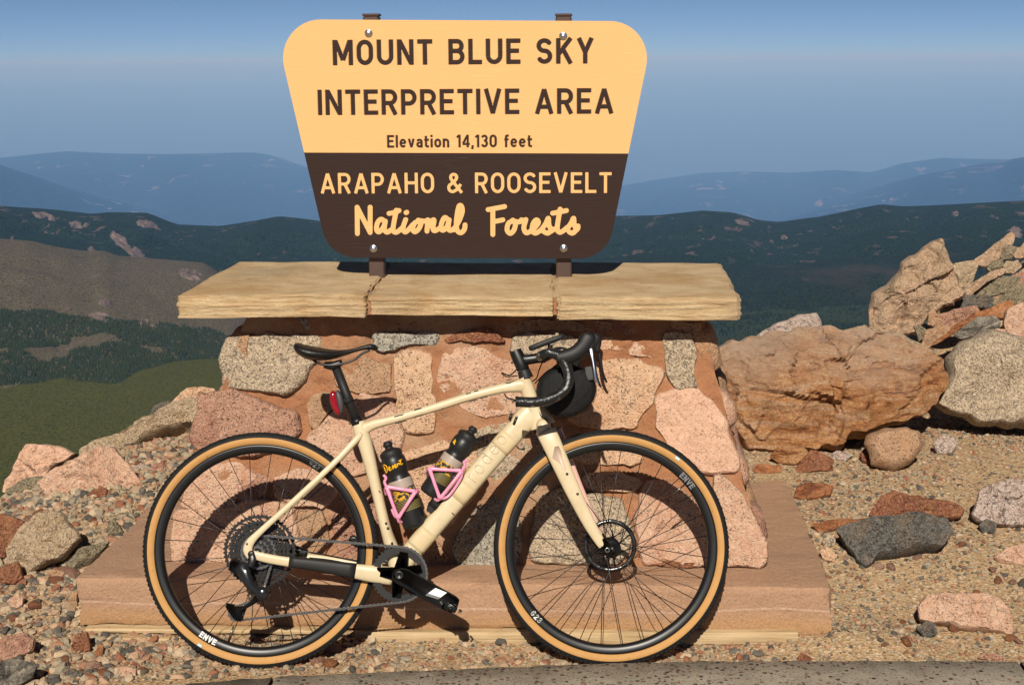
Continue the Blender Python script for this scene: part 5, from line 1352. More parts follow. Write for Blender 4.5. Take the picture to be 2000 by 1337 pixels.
def wheel(center, rear):
    wl = empty('wheel', center, bike)
    wl['label'] = 'rear wheel with cassette' if rear else 'front wheel with brake rotor'
    cR, sec = R0-0.0205, 0.0205
    prof = []; midx = []
    NS = 28
    for k in range(NS+1):
        a = lerp(-152, 152, k/NS); ca = math.cos(rad(a)); r = sec
        prof.append((cR+r*ca*(1.0 if abs(a) > 50 else 1.0), r*math.sin(rad(a))))
    v, f = lathe(prof, 120)
    mi = []
    for q in range(120):
        for k in range(NS):
            a = abs(lerp(-152, 152, (k+0.5)/NS)); mi.append(0 if a < 74 else 1)
    mk('tyre', v, f, [M['rubber'], M['tan']], wl, True, mi)
    # tread knobs
    mb = MB()
    for k in range(150):
        a = 2*PI*k/150
        for sgn in (-1, 1):
            th = rad(34+6*(k % 2))*sgn; r = cR+(sec+0.0006)*math.cos(th); y = (sec+0.0006)*math.sin(th)
            Rm = Matrix.Rotation(-a, 3, 'Y'); c_ = Rm @ Vector((r, y, 0))
            mb.add(*box(c_, (0.0016, 0.0035, 0.0045), Rm @ Matrix.Rotation(th, 3, 'Z')))
    mb.build('tread', M['rubber'], wl, False)
    rimp = [(0.3135, -0.0125), (0.314, -0.0145), (0.308, -0.0150), (0.297, -0.0138), (0.290, -0.010), (0.2865, -0.004), (0.2865, 0.004), (0.290, 0.010), (0.297, 0.0138), (0.308, 0.0150), (0.314, 0.0145), (0.3135, 0.0125)]
    part('rim', lathe(rimp, 120, closed=True), M['black'], wl)
    hub = MB(); hl = 0.034
    hub.add(*lathe([(0.0, -0.058), (0.010, -0.058), (0.011, -0.045), (0.022, -hl-.006), (0.0275, -hl-.002), (0.0275, -hl+.002), (0.018, -hl+.008), (0.016, 0), (0.018, hl-.008), (0.0275, hl-.002), (0.0275, hl+.002), (0.024, hl+.006), (0.011, .045), (0.010, .058), (0, .058)], 28))
    hub.build('hub', M['black'], wl)
    N = 28; me = None
    for k in range(N):
        sgn = -1 if k % 2 else 1; j = k//2; cross = 1 if j % 2 else -1
        ar = 2*PI*(k+0.5)/N; ah = ar+cross*rad(62)
        p0 = Vector((0.022*math.cos(ah), sgn*hl, 0.022*math.sin(ah))); p1 = Vector((0.288*math.cos(ar), sgn*0.002, 0.288*math.sin(ar)))
        if rear and sgn < 0: p0.y = -0.020
        o = part('spoke', tube([p0, p1], 0.00125, 5, 1), M['black'], wl)
        pn = p1.lerp(p0, 0.05)
    va = rad(40 if not rear else 250)
    p1 = Vector((0.288*math.cos(va), 0, 0.288*math.sin(va)))
    part('valve', tube([p1, p1*0.83], 0.003, 6, 1), M['steel'], wl)
    # brake rotor on the far side
    g = gear(0.080, 14, 0.066, 0.0018, 0.045, 0.0012); 
    for k in range(6):
        a = 2*PI*k/6; a2 = a+0.5
        g.add(*tube([(0.067*math.cos(a2), .045, 0.067*math.sin(a2)), (0.02*math.cos(a), .045, 0.02*math.sin(a))], 0.0028, 5, 1))
    g.build('brake_rotor', M['rotor'], wl)
    # print on the rim and tyre
    if rear:
        ring_text('ENVE', 0.3005, 0.017, rad(239), -0.01525, .20, .18, False).build('rim_lettering', M['white'], wl, False)
        ring_text('G23', 0.3005, 0.015, rad(57), -0.01525, .17, .2).build('rim_lettering', M['greyprint'], wl, False)
        ta = rad(236)
    else:
        ring_text('ENVE', 0.3005, 0.017, rad(41), -0.01525, .20, .18).build('rim_lettering', M['greyprint'], wl, False)
        ring_text('G23', 0.3005, 0.017, rad(222), -0.01525, .17, .22, False).build('rim_lettering', M['white'], wl, False)
        ta = rad(52)
    mb = MB()
    for k in range(4):
        a0, a1 = ta+k*.010, ta+(k+1)*.010
        yo = -0.02005
        mb.add([((cR-.003)*math.cos(a0), yo-.0008, (cR-.003)*math.sin(a0)), ((cR-.003)*math.cos(a1), yo-.0008, (cR-.003)*math.sin(a1)), ((cR+.004)*math.cos(a1), yo-.0005, (cR+.004)*math.sin(a1)), ((cR+.004)*math.cos(a0), yo-.0005, (cR+.004)*math.sin(a0))], [(0, 1, 2, 3)])
    mb.build('tyre_label', M['paleblue'], wl, False)
    return wl
RW = wheel(RC, True); FW = wheel(FC, False)

# --- cassette, chainring, chain
TE = [10, 12, 14, 16, 18, 21, 24, 28, 32, 38, 44, 52]
prr = [n*0.0127/(2*PI) for n in TE]
for k, (n_, r) in enumerate(zip(TE, prr)):
    y = -0.0605+k*0.0037
    if n_ < 28: g = gear(r+0.003, n_, max(0.012, r-0.012), 0.0020, y)
    elif n_ < 44: g = gear(r+0.003, n_, prr[k-1]-0.010, 0.0018, y, holes=12, hole_in=r-0.007, web_in=prr[k-1]-0.004)
    else: g = gear(r+0.003, n_, prr[k-1]-0.010, 0.0018, y, holes=22, hole_in=r-0.0085, web_in=prr[k-1]-0.004)
    o = g.build('sprocket', M['dirty'] if k > 8 or k % 3 else M['steel'], RW, False)
BBc = B(780, 1121.5, 0.05); BB = Vector((BBc.x, 0, BBc.z))
CRr = 0.0808; CY = -0.046
crank = empty('crankset', BB, bike)
g = gear(CRr+0.003, 40, 0.060, 0.0035, CY, 0.0045); g.build('chainring', M['matte'], crank, False)
def cc(p): return [(lambda q: (q.x-BB.x, q.z-BB.z))(B(660+x/5.143, 1000+y/5.143, 0.06)) for x, y in p]
sp = MB()
for ang in (78, 15, -50, -98, 172):
    a = rad(ang); d = Vector((math.cos(a), 0, math.sin(a))); nn = Vector((-d.z, 0, d.x))
    q = [d*0.012+nn*0.020, d*0.068+nn*0.0125, d*0.068-nn*0.0125, d*0.012-nn*0.020]
    sp.add(*extr([(p.x, p.z) for p in q], CY+0.002, CY-0.006, 0.0015))
sp.build('spider', M['matte'], crank)
part('crank_arm', extr(cc([(545, 620), (575, 580), (640, 560), (700, 572), (900, 685), (1190, 845), (1222, 880), (1205, 940), (1140, 1010), (1040, 965), (830, 850), (660, 745), (580, 705), (545, 665)]), -0.052, -0.070, 0.004), M['matte'], crank)
part('crank_label', extr(cc([(880, 826), (982, 752), (1096, 800), (1008, 866)]), -0.0695, -0.0705), M['white'], crank, False)
part('crank_label', extr(cc([(880, 826), (908, 806), (1036, 848), (1008, 866)]), -0.0699, -0.0709), M['greyprint'], crank, False)
q = B(780, 1121.5, 0.06)
part('crank_bolt', lathe([(0, -0.0715), (0.007, -0.0715), (0.008, -0.0725), (0.011, -0.0725), (0.013, -0.071), (0.013, -0.06)], 24, c=(q.x-BB.x, 0, q.z-BB.z)), M['black'], crank)
# far crank arm, half a turn round
a_end = cc([(1130, 920)])[0]
part('crank_arm', tube([(0, 0.055, 0), (-a_end[0]*.5, 0.062, -a_end[1]*.5), (-a_end[0], 0.066, -a_end[1])], [0.013, 0.010], 10), M['matte'], crank)
def pedal(x, z, y0, sg):
    mb = MB(); mb.add(*tube([(x, y0, z), (x, y0+sg*0.075, z)], 0.006, 8, 1), 0)
    mb.add(*box((x+.002, y0+sg*0.045, z-.001), (0.016, 0.022, 0.009), Matrix.Rotation(0.5, 3, 'Y'), 0.003), 0)
    for t_ in (-1, 1): mb.add(*tube([(x+t_*.024, y0+sg*.025, z-t_*.012), (x+t_*.030, y0+sg*.045, z-t_*.012), (x+t_*.024, y0+sg*.065, z-t_*.012)], 0.003, 6), 1)
    mb.build('pedal', [M['black'], M['steel']], crank)
pedal(a_end[0]+0.004, a_end[1], -0.070, -1); pedal(-a_end[0], -a_end[1], 0.070, 1)
part('bottom_bracket', lathe([(0.0, -0.044), (0.024, -0.044), (0.026, -0.040), (0.026, 0.040), (0.024, 0.044), (0, 0.044)], 32, c=BB), M['black'])
# chain: sprocket 24 -> chainring -> lower pulley -> upper pulley
Sp = prr[6]; RCx, RCz = RC.x, RC.z
U1 = B(497, 1159, 0.045); U2 = B(462, 1196, 0.045)         # jockey wheel centres
rp_ = 0.022
def tang(c0, r0, c1, r1, side):
    """outer tangent: touch points for circles, side=+1 above the line c0->c1"""
    d = Vector((c1[0]-c0[0], c1[1]-c0[1])); L_ = d.length; d /= L_; n_ = Vector((-d.y, d.x))*side
    k = (r0-r1)/L_; q = math.sqrt(1-k*k); nn = n_*q+d*k
    return (c0[0]+nn.x*r0, c0[1]+nn.y*r0), (c1[0]+nn.x*r1, c1[1]+nn.y*r1)
def arcpts(c, r, p, q, ccw):
    a0 = math.atan2(p[1]-c[1], p[0]-c[0]); a1 = math.atan2(q[1]-c[1], q[0]-c[0])
    if ccw:
        while a1 < a0: a1 += 2*PI
    else:
        while a1 > a0: a1 -= 2*PI
    n_ = max(2, int(abs(a1-a0)*r/0.006)); return [(c[0]+r*math.cos(lerp(a0, a1, k/n_)), c[1]+r*math.sin(lerp(a0, a1, k/n_))) for k in range(n_+1)]
c0, cB, cu, cl_ = (RCx, RCz), (BB.x, BB.z), (U1.x, U1.z), (U2.x, U2.z)
a1, a2 = tang(c0, Sp, cB, CRr, 1)
b1, b2 = tang(cl_, rp_, cB, CRr, -1)
path = [a1, a2]+arcpts(cB, CRr, a2, b2, False)[1:]+[b1]
# under the lower pulley, between the pulleys, over the front of the upper pulley, back on the sprocket
d = Vector((cu[0]-cl_[0], cu[1]-cl_[1])).normalized(); nL = Vector((-d.y, d.x))
e1_ = (cl_[0]+nL.x*rp_, cl_[1]+nL.y*rp_); e2_ = (cu[0]-nL.x*rp_, cu[1]-nL.y*rp_)
path += arcpts(cl_, rp_, b1, e1_, False)[1:]+[e2_]
g1, g2 = tang(cu, rp_, c0, Sp, -1)
path += arcpts(cu, rp_, e2_, g1, True)[1:]+[g2]+arcpts(c0, Sp, g2, a1, False)[1:]
L_ = [0]
for p, q in zip(path, path[1:]): L_.append(L_[-1]+math.hypot(q[0]-p[0], q[1]-p[1]))
nl = int(L_[-1]/0.0127); pitch = L_[-1]/nl; jp = []
k = 0
for i in range(nl+1):
    dd = min(i*pitch, L_[-1]-1e-6)
    while L_[k+1] < dd: k += 1
    t_ = (dd-L_[k])/(L_[k+1]-L_[k]); jp.append((lerp(path[k][0], path[k+1][0], t_), lerp(path[k][1], path[k+1][1], t_)))
mb = MB()
for i in range(nl):
    (x0, z0), (x1, z1) = jp[i], jp[i+1]; dx, dz = x1-x0, z1-z0; ll = math.hypot(dx, dz); ux, uz = dx/ll, dz/ll
    off = 0.0034 if i % 2 else 0.0024; cy = CY+(-0.0)
    for sg in (-1, 1):
        pts = []
        for a, b in ((-.0035, -.0022), (-.0018, -.0042), (.0025, -.0030), (.0127/2, -.0026), (.0127-.0025, -.0030), (.0127+.0018, -.0042), (.0127+.0035, -.0022), (.0127+.0035, .0022), (.0127+.0018, .0042), (.0127-.0025, .0030), (.0127/2, .0026), (.0025, .0030), (-.0018, .0042), (-.0035, .0022)):
            pts.append((x0+ux*a-uz*b, z0+uz*a+ux*b))
        mb.add(*extr(pts, cy+sg*off-0.0005, cy+sg*off+0.0005))
    mb.add(*lathe([(0.0, -.0042), (0.0017, -.0042), (0.0036, -.002), (0.0036, .002), (0.0017, .0042), (0, .0042)], 6, c=(x0, cy, z0)))
mb.build('chain', M['steel'], bike, False)

# --- frame
F_ = M['frame']
part('seat_tube', loft(bst([(700, 823, 0, .019, .017), (706, 845, 0, .023, .019), (717, 880, 0, .0205, .018), (735, 955, 0, .0165, .018), (753, 1030, 0, .0165, .021), (768, 1078, 0, .0215, .026), (777, 1110, 0, .026, .032)])), F_)
part('top_tube', loft(bst([(704, 842, 0, .021, .017), (728, 829, 0, .0150, .017), (770, 818, 0, .0128, .019), (850, 795, 0, .0128, .021), (920, 773, 0, .0138, .022), (980, 758, 0, .0150, .021), (1020, 752, 0, .021, .020), (1032, 752, 0, .022, .019)]), 22, 2.8), F_)
part('head_tube', loft(bst([(1021, 737, 0, .0185, .020), (1028, 752, 0, .0205, .020), (1036, 778, 0, .0225, .021), (1046, 802, 0, .029, .023), (1056, 822, 0, .038, .025), (1060, 832, 0, .039, .026)]), 24, 2.6), F_)
dt = bst([(778, 1118, 0, .030, .033), (797, 1086, 0, .0300, .032), (830, 1046, 0, .0305, .030), (900, 963, 0, .0315, .028), (960, 893, 0, .0315, .027), (1005, 842, 0, .0325, .026), (1030, 815, 0, .035, .024), (1040, 806, 0, .034, .022)])
part('down_tube', loft(dt, 26, 3.0), F_)
# tape bands on the down tube
def band(p0, p1, g=0.0007):
    a = [catmull(dt, 24)]; S = np.array(a[0])
    def near(px, py):
        q = B(px, py); return int(np.argmin((S[:, 0]-q.x)**2+(S[:, 2]-q.z)**2))
    i, j = sorted((near(*p0), near(*p1)))
    part('tape_band', loft([tuple(r[:3])+(r[3]+g, r[4]+g) for r in S[i:j+1:3]], 26, 3.0, 1), M['tape_cream'])
band((812, 1068), (838, 1035)); band((893, 972), (918, 942)); band((975, 876), (1000, 848), 0.0006)
cs = bst([(494, 1082, .070, .012, .006), (520, 1089, .068, .0135, .008), (560, 1096, .062, .014, .009), (620, 1103, .054, .0165, .010), (690, 1114, .045, .0215, .012), (730, 1120, .040, .0255, .014), (765, 1124, .030, .0270, .018)])
part('chain_stay', loft(cs, 18, 2.8), F_); part('chain_stay', loft(mir(cs), 18, 2.8), F_)
S = np.array(catmull(cs, 12)); xa, xb = B(563, 1096, .06).x, B(697, 1114, .045).x
gs = [tuple(r[:3])+(r[3]+.0016, r[4]+.0018) for r in S if xa <= r[0] <= xb]
part('chainstay_guard', loft(gs[::3]+[gs[-1]], 20, 2.8, 1), M['matte'])
ss = bst([(706, 846, .012, .010, .008), (690, 864, .024, .0095, .008), (650, 906, .040, .0088, .0075), (580, 972, .055, .0085, .007), (510, 1036, .066, .0095, .007), (489, 1058, .070, .0125, .0065), (484, 1074, .071, .014, .006), (490, 1086, .071, .012, .006)])
part('seat_stay', loft(ss, 16, 2.4), F_); part('seat_stay', loft(mir(ss), 16, 2.4), F_)
q = B(491, 1081, .072)
part('thru_axle', lathe([(0, -.080), (.006, -.080), (.0085, -.079), (.0105, -.076), (.0105, -.060)], 20, c=(q.x, 0, q.z)), M['black'])
q = B(482.5, 1061.5, .076)
part('frame_screw', lathe([(0, -.0790), (.0028, -.0790), (.0032, -.0775), (.0032, -.070)], 10, c=(q.x, 0, q.z)), M['black'])
for px, py, w_ in ((754, 1021.5, .0205), (757.5, 1031, .0215), (765.5, 1060.5, .0255)):
    q = B(px, py, w_); part('frame_screw', lathe([(0, -w_-.0025), (.0030, -w_-.0025), (.0038, -w_-.001), (.0038, -w_+.008)], 12, c=(q.x, 0, q.z)), M['black'])
# fork
fk = bst([(1066, 842, .044, .0290, .014), (1076, 862, .050, .0290, .0135), (1092, 898, .054, .0265, .012), (1120, 960, .057, .0225, .011), (1150, 1020, .058, .0185, .010), (1170, 1054, .058, .0150, .009), (1177, 1066, .058, .0120, .008)])
part('fork_blade', loft(fk, 20, 2.6), F_)
part('fork_blade', loft([(x+.020*(1-i/8), y, z, a, b) for i, (x, y, z, a, b) in enumerate(mir(fk))], 20, 2.6), M['pinkpaint'], label='pale pink inner side of the far fork blade')
cr_ = [(x, y, z, a, b) for x, y, z, a, b in [(*B(1062, 838, .052), .026, .018), (*B(1061, 834, 0), .033, .024), (*(lambda p: (p.x, -p.y, p.z))(B(1062, 838, .052)), .026, .018)]]
part('fork_crown', loft(cr_, 20, 2.6, 5, Vector((1, 0, 0))), F_)
q0, q1 = B(1060, 831), B(1063, 838)
part('crown_band', tube([q0, q1], .0335, 26, 1), M['matte'])  # black band between the head tube and the fork crown
for sg in (1, -1):
    q = B(1186, 1073, .058)
    part('fork_dropout', extr([(lambda p: (p.x, p.z))(B(x, y, .058)) for x, y in ((1168, 1055), (1182, 1048), (1192, 1062), (1196, 1076), (1190, 1086), (1180, 1084), (1174, 1070))], -sg*.050, -sg*.066, .002), M['black'])
part('thru_axle', lathe([(0.004, -.0672), (.0065, -.0675), (.0085, -.0665), (.0085, -.055)], 18, c=(q.x, 0, q.z)), M['steel'])
for px, py in ((1107.5, 925), (1128, 964)):
    q = B(px, py, .066); part('fork_screw', lathe([(0, -.0695), (.0030, -.0695), (.0042, -.068), (.0042, -.056)], 14, c=(q.x, 0, q.z)), M['black'])
# pink graphic on the fork blade: a toothbrush like badge outline
mb = MB(); gp = [(1079, 893), (1083, 872), (1091, 870), (1096, 880), (1098, 893), (1106, 915), (1103, 920), (1094, 905)]
mb.add(*extr([(lambda p: (p.x, p.z))(B(x, y, .0665)) for x, y in gp], -.0630, -.0672)); mb.build('fork_decal', plain('decal_pink', (0.62, 0.46, 0.35), .4, .4), bike)
# front brake caliper on the far blade
part('brake_caliper', loft(bst([(1150, 1010, -.052, .012, .012), (1160, 1040, -.050, .018, .015), (1172, 1066, -.050, .015, .014)]), 14, 3), M['black'])
part('brake_caliper', loft(bst([(540, 1066, -.052, .013, .012), (575, 1074, -.050, .016, .014), (600, 1080, -.050, .011, .012)]), 14, 3), M['black'])
# cable ports
for a, b in (((1000, 806), (995, 820)), ((1009.5, 813), (1003.5, 829))):
    part('cable_port', tube([B(*a, .0235), B(*b, .0245)], .0042, 8, 1), M['black'])
    q = B(a[0], a[1], .0245); part('cable_port_screw', lathe([(0, q.y-.0048), (.0022, q.y-.0045), (.0026, q.y-.003)], 10, c=(q.x, 0, q.z)), M['chrome'])
# paint chips along the top tube
rnd = random.Random(4)
for k, (px, py, dx) in enumerate(((779, 811, 9), (816, 798, 7), (834, 789, 1.5), (915, 768, 5), (930, 763, 4), (783, 824, 11), (818, 812, 8), (865, 798, 1.5), (925, 782, 9), (945, 776, 7), (993, 742, 4), (741, 959, 1.6), (885, 1003, 2.5))):
    sl = -0.27 if px < 900 else -0.22
    if py > 900: sl = 1.0
    wv_ = .0195 if py < 900 else .0205 if px < 800 else .0285
    p0, p1 = B(px-dx, py-sl*dx, wv_+.0016), B(px+dx, py+sl*dx, wv_+.0016)
    part('paint_chip', tube([p0, p0.lerp(p1, .5)+Vector((0, 0, .0006)), p1], .0012, 5, 1), M['matte'])
# faint maker's word on the down tube
st, W = layout('rodeo', .11, .22); A_, B__ = B(920, 937, .0285), B(985, 852, .0275); dv = B__-A_; Lw = dv.length; dv /= Lw; nv = Vector((-dv.z, 0, dv.x))
mb = MB(); hh = .046; kx = Lw/W
for k, s_ in enumerate(st):
    pl = [A_+dv*(a*kx)+nv*((b-.35)*hh)+Vector((0, -.0003, 0)) for a, b in s_]
    for i in range(len(pl)-1): mb.add(*tube([pl[i], pl[i+1]], .0006, 4, 1))
mb.build('frame_lettering', M['faint'], bike)

# --- seat
part('seat_post', tube([B(701, 832), B(654, 712)], .0138, 18, 1), M['matte'])
part('seat_collar', tube([B(699, 828), B(695.5, 817)], .0185, 20, 1), M['black'])
q = B(684, 826, .0); part('collar_bolt', tube([q+Vector((0, -.012, 0)), q+Vector((0, .012, 0))], .004, 8, 1), M['steel'])
sad = []
for px, top, bot, hw in ((577, 669, 678, .030), (581, 668, 684, .052), (592, 672, 696, .066), (612, 676, 704, .070), (640, 681, 703, .058), (668, 683, 696, .036), (692, 680, 688, .024), (712, 674, 683, .020), (725, 671, 683, .0185), (732, 674, 686, .014), (734, 680, 688, .006)):
    a, b = B(px, top), B(px, bot); m = (a+b)/2; sad.append((m.x, 0, m.z, max(.003, (a.z-b.z)/2), hw))
part('saddle', loft(sad, 28, 2.2, 4), plain('saddle_cover', (0.007, 0.0068, 0.0068), 0.38, 0.45, var=0.2, sc=90, bump=0.001))
for sg in (-1, 1):
    part('saddle_rail', tube([B(596, 690, sg*.03), B(620, 708, sg*.024), B(650, 713, sg*.022), B(688, 704, sg*.020), B(708, 690, sg*.012), B(722, 684, sg*.008)], .0037, 8), M['black'])
part('saddle_clamp', loft(bst([(634, 712, 0, .010, .020), (650, 714, 0, .013, .024), (668, 707, 0, .009, .020)]), 14, 3), M['black'])
# tail light strapped to the post
v, f = loft(bst([(649, 763, .002, .004, .012), (651, 770, .002, .0105, .017), (654, 788, .002, .012, .018), (660, 803, .002, .009, .015), (663, 808, .002, .003, .010)]), 18, 2.6)
part('tail_light', (v, f), M['redlens'])
part('tail_light_body', loft(bst([(658, 762, .002, .004, .013), (662, 772, .002, .010, .0185), (666, 790, .002, .0105, .0185), (667, 806, .002, .004, .013)]), 18, 2.8), plain('light_body', (0.05, 0.05, 0.052), .5, .4))
part('tail_light_strap', tube([B(678, 776.5), B(682, 786.5)], .0165, 18, 1), M['rubber'])
part('tail_light_bracket', tube([B(667, 785), B(679, 781)], .006, 8, 1), M['black'])

# --- cockpit
part('steerer_clamp', loft(bst([(1006, 684, 0, .018, .018), (1012, 697, 0, .020, .020), (1018, 711, 0, .020, .021), (1022, 722, 0, .0185, .019)]), 20, 2.2), M['black'])
part('spacer', loft(bst([(1022, 722, 0, .018, .018), (1025, 730, 0, .0205, .0205), (1028, 739, 0, .0215, .0215)]), 22, 2.0), M['matte'])
part('stem', loft(bst([(1013, 703, 0, .017, .018), (1030, 702, 0, .0155, .016), (1050, 699, 0, .0150, .017), (1064, 697, 0, .018, .024)]), 18, 2.4), M['black'])
for py in (691, 706): q = B(1000, py+2, .0); part('stem_bolt', tube([q+Vector((0, -.012, 0)), q+Vector((0, .010, 0))], .0032, 8, 1), M['black'])
barN = [B(1064, 697, 0), B(1062, 696, .06), B(1058, 696, .13), B(1057, 695, .175), B(1062, 692, .205), B(1076, 689, .215), B(1091, 695, .220), B(1104, 711, .222), B(1111, 733, .226), B(1108, 753, .231), B(1094, 769, .237), B(1070, 780, .243), B(1042, 785, .248), B(1009, 784, .252)]
part('handlebar', tube(barN, .0148, 16, 6), M['bartape'])
def far(p, du=0.042): return Vector((p.x+du*max(0, p.y*-1)/.22, -p.y, p.z+0.010*max(0, p.y*-1)/.22))
part('handlebar', tube([far(p) for p in barN], .0148, 14, 5), M['bartape'])
q = barN[-1]; part('bar_end_plug', lathe([(0, -.0155), (.012, -.0155), (.0155, -.0135), (.0155, -.0105)], 16, c=(0, 0, 0)), M['black']).matrix_local = Matrix.Translation(q+Vector((.012, 0, 0))) @ Matrix.Rotation(-PI/2, 4, 'Z')
hd = bst([(1086, 699, .219, .0165, .0165), (1106, 696, .219, .0215, .019), (1124, 689, .219, .0215, .0185), (1138, 677, .219, .0225, .0185), (1147, 663, .219, .0235, .0175), (1152, 655, .219, .0200, .0150), (1154, 650, .219, .009, .008)])
hm = plain('brake_hood_rubber', (0.008, 0.0078, 0.0078), 0.55, 0.4, var=0.2)
part('brake_hood', loft(hd, 20, 2.3), hm)
part('brake_hood', loft([(*far(Vector(r[:3])), r[3], r[4]) for r in hd], 18, 2.3), hm)
body = bst([(1152, 657, .219, .010, .014), (1154, 668, .219, .0135, .0135), (1153, 682, .219, .011, .012), (1155, 690, .219, .006, .010)])
lev = bst([(1154, 680, .224, .0075, .006), (1157, 692, .226, .0055, .007), (1160, 710, .228, .006, .008), (1163, 730, .230, .0055, .008), (1168, 745, .231, .0045, .007), (1174, 756, .231, .0025, .005)])
for nm, st_, m_ in (('lever_body', body, hm), ('brake_lever', lev, M['black'])):
    part(nm, loft(st_, 16, 2.4), m_); part(nm, loft([(*far(Vector(r[:3])), r[3], r[4]) for r in st_], 16, 2.4), m_)
part('lever_face', loft(bst([(1154.5, 680, .2315, .0045, .0015), (1155.5, 690, .234, .0052, .0015), (1158.5, 706, .2365, .0032, .0015), (1161, 722, .2385, .0036, .0015), (1163.5, 738, .2385, .0032, .0014), (1169, 750, .237, .0012, .001)]), 12, 2.6), M['chrome'])
part('bike_computer', loft(bst([(1033, 681, 0, .0055, .020), (1040, 678.5, 0, .0085, .027), (1068, 668, 0, .0085, .028), (1095, 658, 0, .0085, .027), (1102, 655.5, 0, .0055, .020)]), 20, 5, 2), M['matte'])
part('computer_mount', loft(bst([(1064, 697, .0, .009, .012), (1072, 686, 0, .006, .012), (1075, 673, 0, .008, .014)]), 12, 3), M['black'])
CB = M['rubber']
for pts in ([(1008, 722, .0), (996, 732, .03), (980, 728, .05), (990, 735, .06), (1010, 733, .03)], [(1060, 705, .03), (1052, 725, .05), (1048, 738, .03), (1038, 745, .0)], [(1100, 705, .19), (1080, 718, .12), (1058, 735, .06), (1045, 748, .02)],
            [(985, 769, .02), (992, 777, .04), (1006, 781, .03), (1000, 786, .02)]):
    part('cable', tube([B(*p) for p in pts], .0020, 6, 6), CB)
for pts in ([(1140, 684, -.2), (1120, 715, -.15), (1085, 740, -.06), (1060, 770, -.03), (1062, 830, -.03)],):
    part('brake_hose', tube([B(*p) for p in pts], .0028, 6, 6), CB)
part('brake_hose', tube([B(596, 1076, .01), B(640, 1084, .0), B(700, 1096, .01)], .0025, 6, 4), CB)

# --- rear derailleur
cd_ = lambda p: crop(420, 980, 5.35, p)
def dpl(name, pts, w0, w1, mat, bev=.002): return part(name, extr([B2(x, y, w1) for x, y in cd_(pts)], -w0, -w1, bev), mat)
dpl('derailleur_battery', [(150, 620), (190, 590), (245, 615), (255, 700), (300, 800), (250, 770), (140, 715)], .062, .088, M['matte'], .004)
gloss = plain('derailleur_shell', (0.014, 0.014, 0.016), 0.18, 0.55)
part('derailleur_body', loft(bst([(482, 1099, .075, .012, .010), (476, 1110, .080, .020, .014), (480, 1124, .084, .0175, .015), (488, 1140, .086, .014, .015), (500, 1152, .084, .013, .014), (510, 1158, .080, .010, .013)]), 20, 2.8), gloss)
part('derailleur_clutch', lathe([(0, -.098), (.012, -.0975), (.0195, -.092), (.0205, -.070), (.0205, -.050), (0, -.050)], 28, c=(lambda q: (q.x, 0, q.z))(B(513, 1158, .08))), gloss)
part('derailleur_link', loft(bst([(491, 1083, .078, .010, .006), (493, 1094, .080, .011, .008), (488, 1106, .080, .010, .008)]), 14, 2.6), M['black'])
dpl('derailleur_cage', [(430, 960), (500, 1000), (420, 1060), (330, 1110), (270, 1140), (270, 1180), (290, 1220), (260, 1250), (200, 1225), (140, 1150), (105, 1090), (120, 1055), (160, 1060), (200, 1090), (300, 1085), (380, 1030)], .056, .062, M['black'])
dpl('derailleur_cage', [(430, 960), (480, 1000), (420, 1060), (330, 1110), (290, 1220), (240, 1240), (140, 1130), (160, 1060), (300, 1085)], .030, .033, M['dirty'])
for c_ in (U1, U2):
    g = gear(.0235, 12, .006, .0022, -.045, .004, 6, .017, .010)
    o = g.build('jockey_wheel', M['matte'], bike, False); o.location = (c_.x, 0, c_.z)

# --- bottle cages
def cage(tri, ends, w_, name='bottle_cage'):
    mb = MB()
    pts = [B(x, y, w_) for x, y in tri]
    for i in range(3):
        a, b = pts[i], pts[(i+1) % 3]; m = (a+b)/2+Vector((0, -.004, 0))
        mb.add(*loft([(*a, .0062, .004), (*a.lerp(m, .5), .0052, .0036), (*m, .0050, .0036), (*b.lerp(m, .5), .0052, .0036), (*b, .0062, .004)], 10, 2.4, 3))
        # the same loop on the far side
        a2, b2 = Vector((a.x, -a.y, a.z)), Vector((b.x, -b.y, b.z)); mb.add(*tube([a2, (a2+b2)/2+Vector((0, .004, 0)), b2], .0042, 8, 3))
    for e in ends: mb.add(*tube([B(p[0], p[1], p[2]*1.16) for p in e], .0045, 8, 5))
    mb.build(name, M['pink'], bike)
cb = lambda x, y: (690+x/5.815, 800+y/5.815)
t1 = [cb(378, 872), cb(708, 925), cb(508, 1232)]
cage(t1, [[(*cb(345, 740), .018), (*cb(372, 775), .022), (*cb(355, 820), .028), (*cb(378, 872), .036)], [(*cb(508, 1232), .036), (*cb(520, 1270), .030), (*cb(550, 1272), .022)], [(*cb(378, 872), .036), (*cb(362, 905), .015), (*cb(372, 960), .0)], [(*cb(708, 925), .036), (*cb(740, 930), .018), (*cb(722, 905), -.01)], [(*cb(508, 1232), .036), (*cb(470, 1200), .015), (*cb(440, 1130), .0)]], .0425)
t2 = [cb(866, 668), cb(1236, 690), cb(985, 1008)]
cage(t2, [[(*cb(1305, 572), .018), (*cb(1258, 590), .022), (*cb(1268, 630), .028), (*cb(1236, 690), .036)], [(*cb(985, 1008), .036), (*cb(955, 1028), .030), (*cb(925, 1010), .020)], [(*cb(1236, 690), .036), (*cb(1215, 790), .03), (*cb(1085, 975), .03), (*cb(985, 1008), .036)], [(*cb(866, 668), .036), (*cb(838, 700), .015), (*cb(850, 760), -.01)]], .0425)

